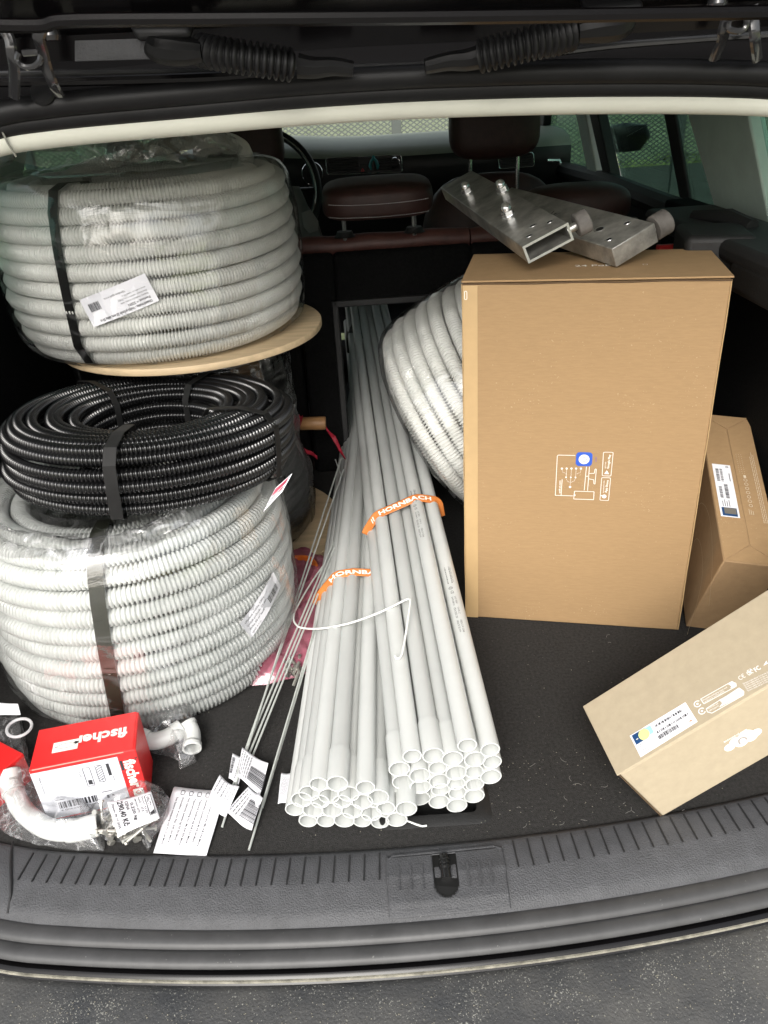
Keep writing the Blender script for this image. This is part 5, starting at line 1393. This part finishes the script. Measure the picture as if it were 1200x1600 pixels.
# clear plastic anchors / rings in it
rg = MB(); c = onz(30,1137,.06)
rg.tube([c+Vector((.018*math.cos(t), .018*math.sin(t)*.8, .004*math.sin(t))) for t in np.linspace(0,2*math.pi,25)[:-1]], .0022, 8, closed=True)
tag(rg.build('plastic_ring', film('milky_plastic', gloss=.12, rough=.2, scale=10, white=.35, creases=0, bump=.1), None, smooth=True), 'clear round plastic ring lying in the bag left of the red carton', 'ring')

# conduit elbows
def elbow(label, pts, r, socket=.25, seedt=None):
    P = smoothpts([Vector(p) for p in pts], 8); n = len(P)
    t = thing('conduit_elbow', label, 'pipe elbow', P[0])
    mb = MB(); mb.tube([p-P[0] for p in P], r, 20, caps=False); mb.build('bend', PIPE, t, smooth=True, solid=.0015)
    for seg_ in (P[:max(3,int(n*socket))], P[-max(3,int(n*socket)):]):
        mb = MB(); mb.tube([p-P[0] for p in seg_], r*1.12, 20, caps=False); mb.build('socket', PIPE, t, smooth=True, solid=.0016)
    return t
elbow('grey plastic elbow in the clear bag at the front left corner', [onz(14,1205,.040),onz(20,1235,.026),onz(38,1268,.018),onz(72,1293,.018),onz(112,1298,.018),onz(154,1288,.018)], .0136)
elbow('grey plastic elbow in the small clear bag right of the red carton', [onz(219,1152,.03),onz(238,1158,.024),onz(262,1152,.024),onz(284,1138,.026)], .0130)
elbow('short grey plastic elbow lying right of the other in the small clear bag', [onz(292,1130,.030),onz(300,1146,.022),onz(300,1170,.018)], .0125)
# plastic bags: crumpled, slightly inflated
def bag(label, outline, h, seed, m=BAG, z0=.002, amp=.010, n=44, cat='plastic bag', name='plastic_bag'):
    """outline: pixel polygon on the floor; two sheets meeting at the edge"""
    P = [onz(x, y, z0) for x, y in outline]; c = sum(P, Vector())/len(P); K = len(P)
    t = thing(name, label, cat, c)
    # arc-length resample
    Q = []; 
    for i in range(K):
        a_, b_ = P[i], P[(i+1)%K]
        for k in range(8): Q.append(a_.lerp(b_, k/8)-c)
    for sgn, nm in ((1, 'upper_film'), (0, 'lower_film')):
        mb = MB(); R_ = n//2; K2 = len(Q)
        for j in range(R_+1):
            s = j/R_
            for q in Q:
                p = q*s; e = (1-s**2.5)
                hh = h*e**.55 if sgn else .0006
                nz_ = noise.noise(Vector((p.x*22+seed, p.y*22, sgn*3)))*amp + noise.noise(Vector((p.x*60+seed, p.y*60, 5)))*amp*.5
                ridge = (1-abs(noise.noise(Vector((p.x*34, p.y*34+seed, 1)))*2))*amp*.5
                mb.v.append(Vector((p.x + nz_*.4*s, p.y + nz_*.3*s, max(.0005, hh + (nz_+ridge)*(1 if sgn else .1)*(.35+.65*e)))))
        for j in range(R_):
            for k in range(K2): mb.f.append([j*K2+k, j*K2+(k+1)%K2, (j+1)*K2+(k+1)%K2, (j+1)*K2+k]); mb.m.append(0)
        mb.build(nm, m, t, smooth=True, angle=180)
    return t
bag('clear plastic bag holding a grey elbow at the front left corner', [(-40,1120),(30,1110),(45,1190),(60,1220),(110,1270),(160,1282),(162,1330),(110,1328),(60,1322),(10,1300),(-40,1260)], .040, 2)
bag('small clear plastic bag of elbows lying right of the red carton', [(215,1112),(262,1098),(308,1096),(309,1140),(304,1172),(306,1192),(284,1202),(280,1188),(250,1180),(220,1170)], .034, 7)
hb = bag('clear bag of small metal fixings with a price label, in front of the red carton', [(140,1272),(165,1256),(200,1240),(240,1234),(268,1252),(266,1276),(250,1300),(232,1330),(222,1308),(200,1316),(168,1312),(150,1300)], .034, 11, amp=.012)
# fixings inside
rs = random.Random(5); mb = MB()
for k in range(70):
    c = onz(rs.uniform(155,232), rs.uniform(1262,1305), rs.uniform(.005,.024)); d = Vector((rs.gauss(0,1), rs.gauss(0,1), rs.gauss(0,.35))).normalized()*.013
    mb.tube([c-d, c+d], .0020, 6); mb.tube([c+d, c+d*1.22], .0042, 6)
tag(mb.build('fixings', mat('zinc_fixings', (.50,.49,.45), .35, .8), None), 'heap of small zinc screws inside the clear bag with the price label', 'screws', kind='stuff')
q = [onz(185,1308,.038), onz(249,1277,.042), onz(236,1237,.046), onz(168,1254,.044)]
ik = Ink()
def pt(s_, x, y, sz, w_=None, b=.02): ik.text(s_, x, y, sz, rot=-90, bold=b, width=w_)
# text runs downward when seen: x is the column, y the start
pt('290,40 Kč', .20, .93, .17, .78, .03); pt('Datum 09.10.2025', .07, .90, .07, .74); pt('CENA', .36, .90, .10, .30); pt('0,220 kg', .47, .82, .10, .60); pt('HMOTNOST NETTO', .58, .92, .06, .50)
pt('kusů: 1  57,5', .67, .92, .07, .50); pt('Samovrt. 4,2 ZN', .75, .92, .06, .60)
ik.rrect(.82,.20,.14,.70,.01,.015); pt('VRUTY', .85, .86, .10, .36); ik.poly([(.84,.22),(.94,.22),(.94,.36),(.84,.30)])
tagsheet('price_label', 'white price label reading 290,40 Kc on the clear bag of fixings', 'label', q, [(ik, INKB)], .0015)
# leaflets
q0 = [onz(239,1335,.004), onz(322,1337,.005), onz(362,1262,.010), onz(275,1228,.009)]
q0 = [onz(241,1333,.004), onz(321,1336,.005), onz(352,1236,.012), onz(272,1230,.010)]
lt = thing('leaflet_stack', 'stack of white printed leaflets lying on the carpet left of the rods', 'leaflet', q0[0])
for k in range(3):
    dv = Vector((-.0015*k+.001, .001*k, -.0016*k)); f = quadpatch([p+dv-q0[0] for p in q0], .0012, ph=k*.6)
    mb = MB(); mb.sheet(lambda u, v: f(u, v)[0], 10, 10); mb.build('leaflet', PAPER, lt, smooth=True, solid=.0004, angle=80)
f = quadpatch([p+Vector((.001,0,0))-q0[0] for p in q0], .0012); ik = Ink()
LT = ['Two Section connecting rod  4 x 2 Uni More', 'Enamelled  4 mm Flat  4.8 Uni More', 'Fast relatively luminex 6g 4.8 ZN More', 'Tapered bolting for  Ms 4.8 ZN More', 'Tapered hollow 6g 4.8 Uni More', 'Suspended Countersunk Ms 4.8 Uni More', 'Chipboard screw Ms 4.8 Uni More', 'Various  Ms 4.8 Uni More']
for k, s_ in enumerate(LT[:7]): ik.text(s_, .10+.115*k, .84, .052, rot=-92, bold=.008, width=.72-.03*(k%3))
for k in range(4): ik.rrect(.16+.16*k, .88, .07, .07, .02, .010)
vs = []
for a1_, b1_ in ik.v: p, n = f(a1_, b1_); vs.append(p+n*.0006)
link('leaflet_print', new_mesh('leaflet_print', vs, ik.f, INKB), lt)
# sliver of white label at the far left under the coil
tagsheet('paper_tag', 'white paper tag poking out under the lower grey coil at the left edge', 'tag', [onz(-15,1118,.05), onz(32,1116,.05), onz(28,1100,.055), onz(-15,1096,.055)], [], .001)
# pink bag with orange cable behind
pk = bag('crumpled pink plastic bag lying between the lower grey coil and the pipes', [(384,1072),(430,1068),(492,1050),(502,1000),(520,930),(524,880),(470,862),(420,872),(380,960),(340,1060)], .038, 17, PINKBAG, amp=.016)
mb = MB(); c = onz(462,915,.016)
for k in range(4): mb.tube([c+Vector(((.030+.005*k)*math.cos(t), (.070+.005*k)*math.sin(t), .005*k+.003*math.sin(3*t))) for t in np.linspace(0,2*math.pi,40)[:-1]], .0045, 8, closed=True)
tag(mb.build('cable', mat('orange_cable', (.70,.16,.02), .4), None, smooth=True), 'orange cable coiled inside the pink plastic bag', 'cable')
mb = MB(); rs = random.Random(9)
for k in range(16):
    c = onz(rs.uniform(445,470), rs.uniform(1030,1062), rs.uniform(.01,.03)); d = Vector((rs.gauss(0,.7), rs.gauss(0,1), rs.gauss(0,.3))).normalized()*.012; mb.tube([c-d, c+d], .0028, 6, caps=True)
tag(mb.build('screws', mat('zinc_fixings', (.50,.49,.45)), None, smooth=True), 'few pale screws inside the front of the pink bag', 'screws', kind='stuff')

# umbrella lying behind, wooden handle towards the pipes
um = thing('umbrella', 'red folded umbrella with a short wooden handle lying behind the black coil', 'umbrella', ony(440,660,1.66))
u0 = um.location.copy(); e = ony(509,662,1.66)-ony(470,662,1.66)
def tl(px, py, Y=1.66): return ony(px, py, Y)-u0
mb = MB(); mb.tube([tl(468,662), tl(470,662), tl(507,661), tl(509,661)], [.0125,.0150,.0155,.0140], 20); mb.build('handle', WOODD, um, smooth=True, angle=50)
mb = MB(); P = [tl(395,655), tl(430,656), tl(443,658), tl(455,660), tl(466,661), tl(470,662)]
mb.tube(smoothpts(P, 6), [.018+.003*math.sin(k*1.9) for k in range(31)], 14); mb.build('canopy', REDF, um, smooth=True)
mb = MB(); c = ony(300,660,1.66)-u0
mb.sheet(lambda u, v: (tl(509,664).lerp(tl(524,680), min(1,u*2)) if u < .5 else tl(524,680).lerp(tl(541,716), u*2-1)) + Vector((0,0,-.004-.020*v*math.sin(.4+u*2.4))) + Vector((0,-.004*math.sin(u*9+v*3),0)), 20, 4); mb.build('wrist_strap', REDF, um, smooth=True, solid=.001)
mb = MB(); mb.sheet(lambda u, v: tl(474,702).lerp(tl(496,714), u) + Vector((0,-.003*math.sin(u*8),-.010*(v-.5)*(1.2-u*.3))), 14, 3); mb.build('closing_tie', REDF, um, smooth=True, solid=.001)
cushion('rolled_sleeve', (0,0,0), .05, .06, .05, CLOTH, um).location = tl(458,707)
# grey jacket over the driver's seat
jk = thing('jacket', 'grey jacket hung over the front seat beside the steering wheel', 'jacket', ony(470,350,2.30))
j0 = jk.location.copy()
JP = [ony(448,300,2.3), ony(480,310,2.3), ony(502,345,2.28), ony(510,390,2.25), ony(440,400,2.25)]
def jf(u, v):
    a_ = ony(446,285,2.30).lerp(ony(440,420,2.25), v); b_ = ony(466,292,2.30).lerp(ony(508,385,2.25), v**.8)
    p = a_.lerp(b_, u); q = p*16
    return p - j0 + Vector((0, -.03*math.sin(u*3.1)+noise.noise(q)*.02, noise.noise(q+Vector((4,4,4)))*.01))
mb = MB(); mb.sheet(jf, 24, 24); mb.build('jacket_body', CLOTH, jk, smooth=True, solid=.004, angle=80)
mb = MB(); mb.tube([ony(478,330,2.22)-j0, ony(486,350,2.22)-j0, ony(490,362,2.22)-j0], [.010,.016,.010], 10, flat=(.5,1.4)); mb.build('sleeve_cuff', mat('pale_grey_cloth', (.24,.24,.22), .9), jk, smooth=True)
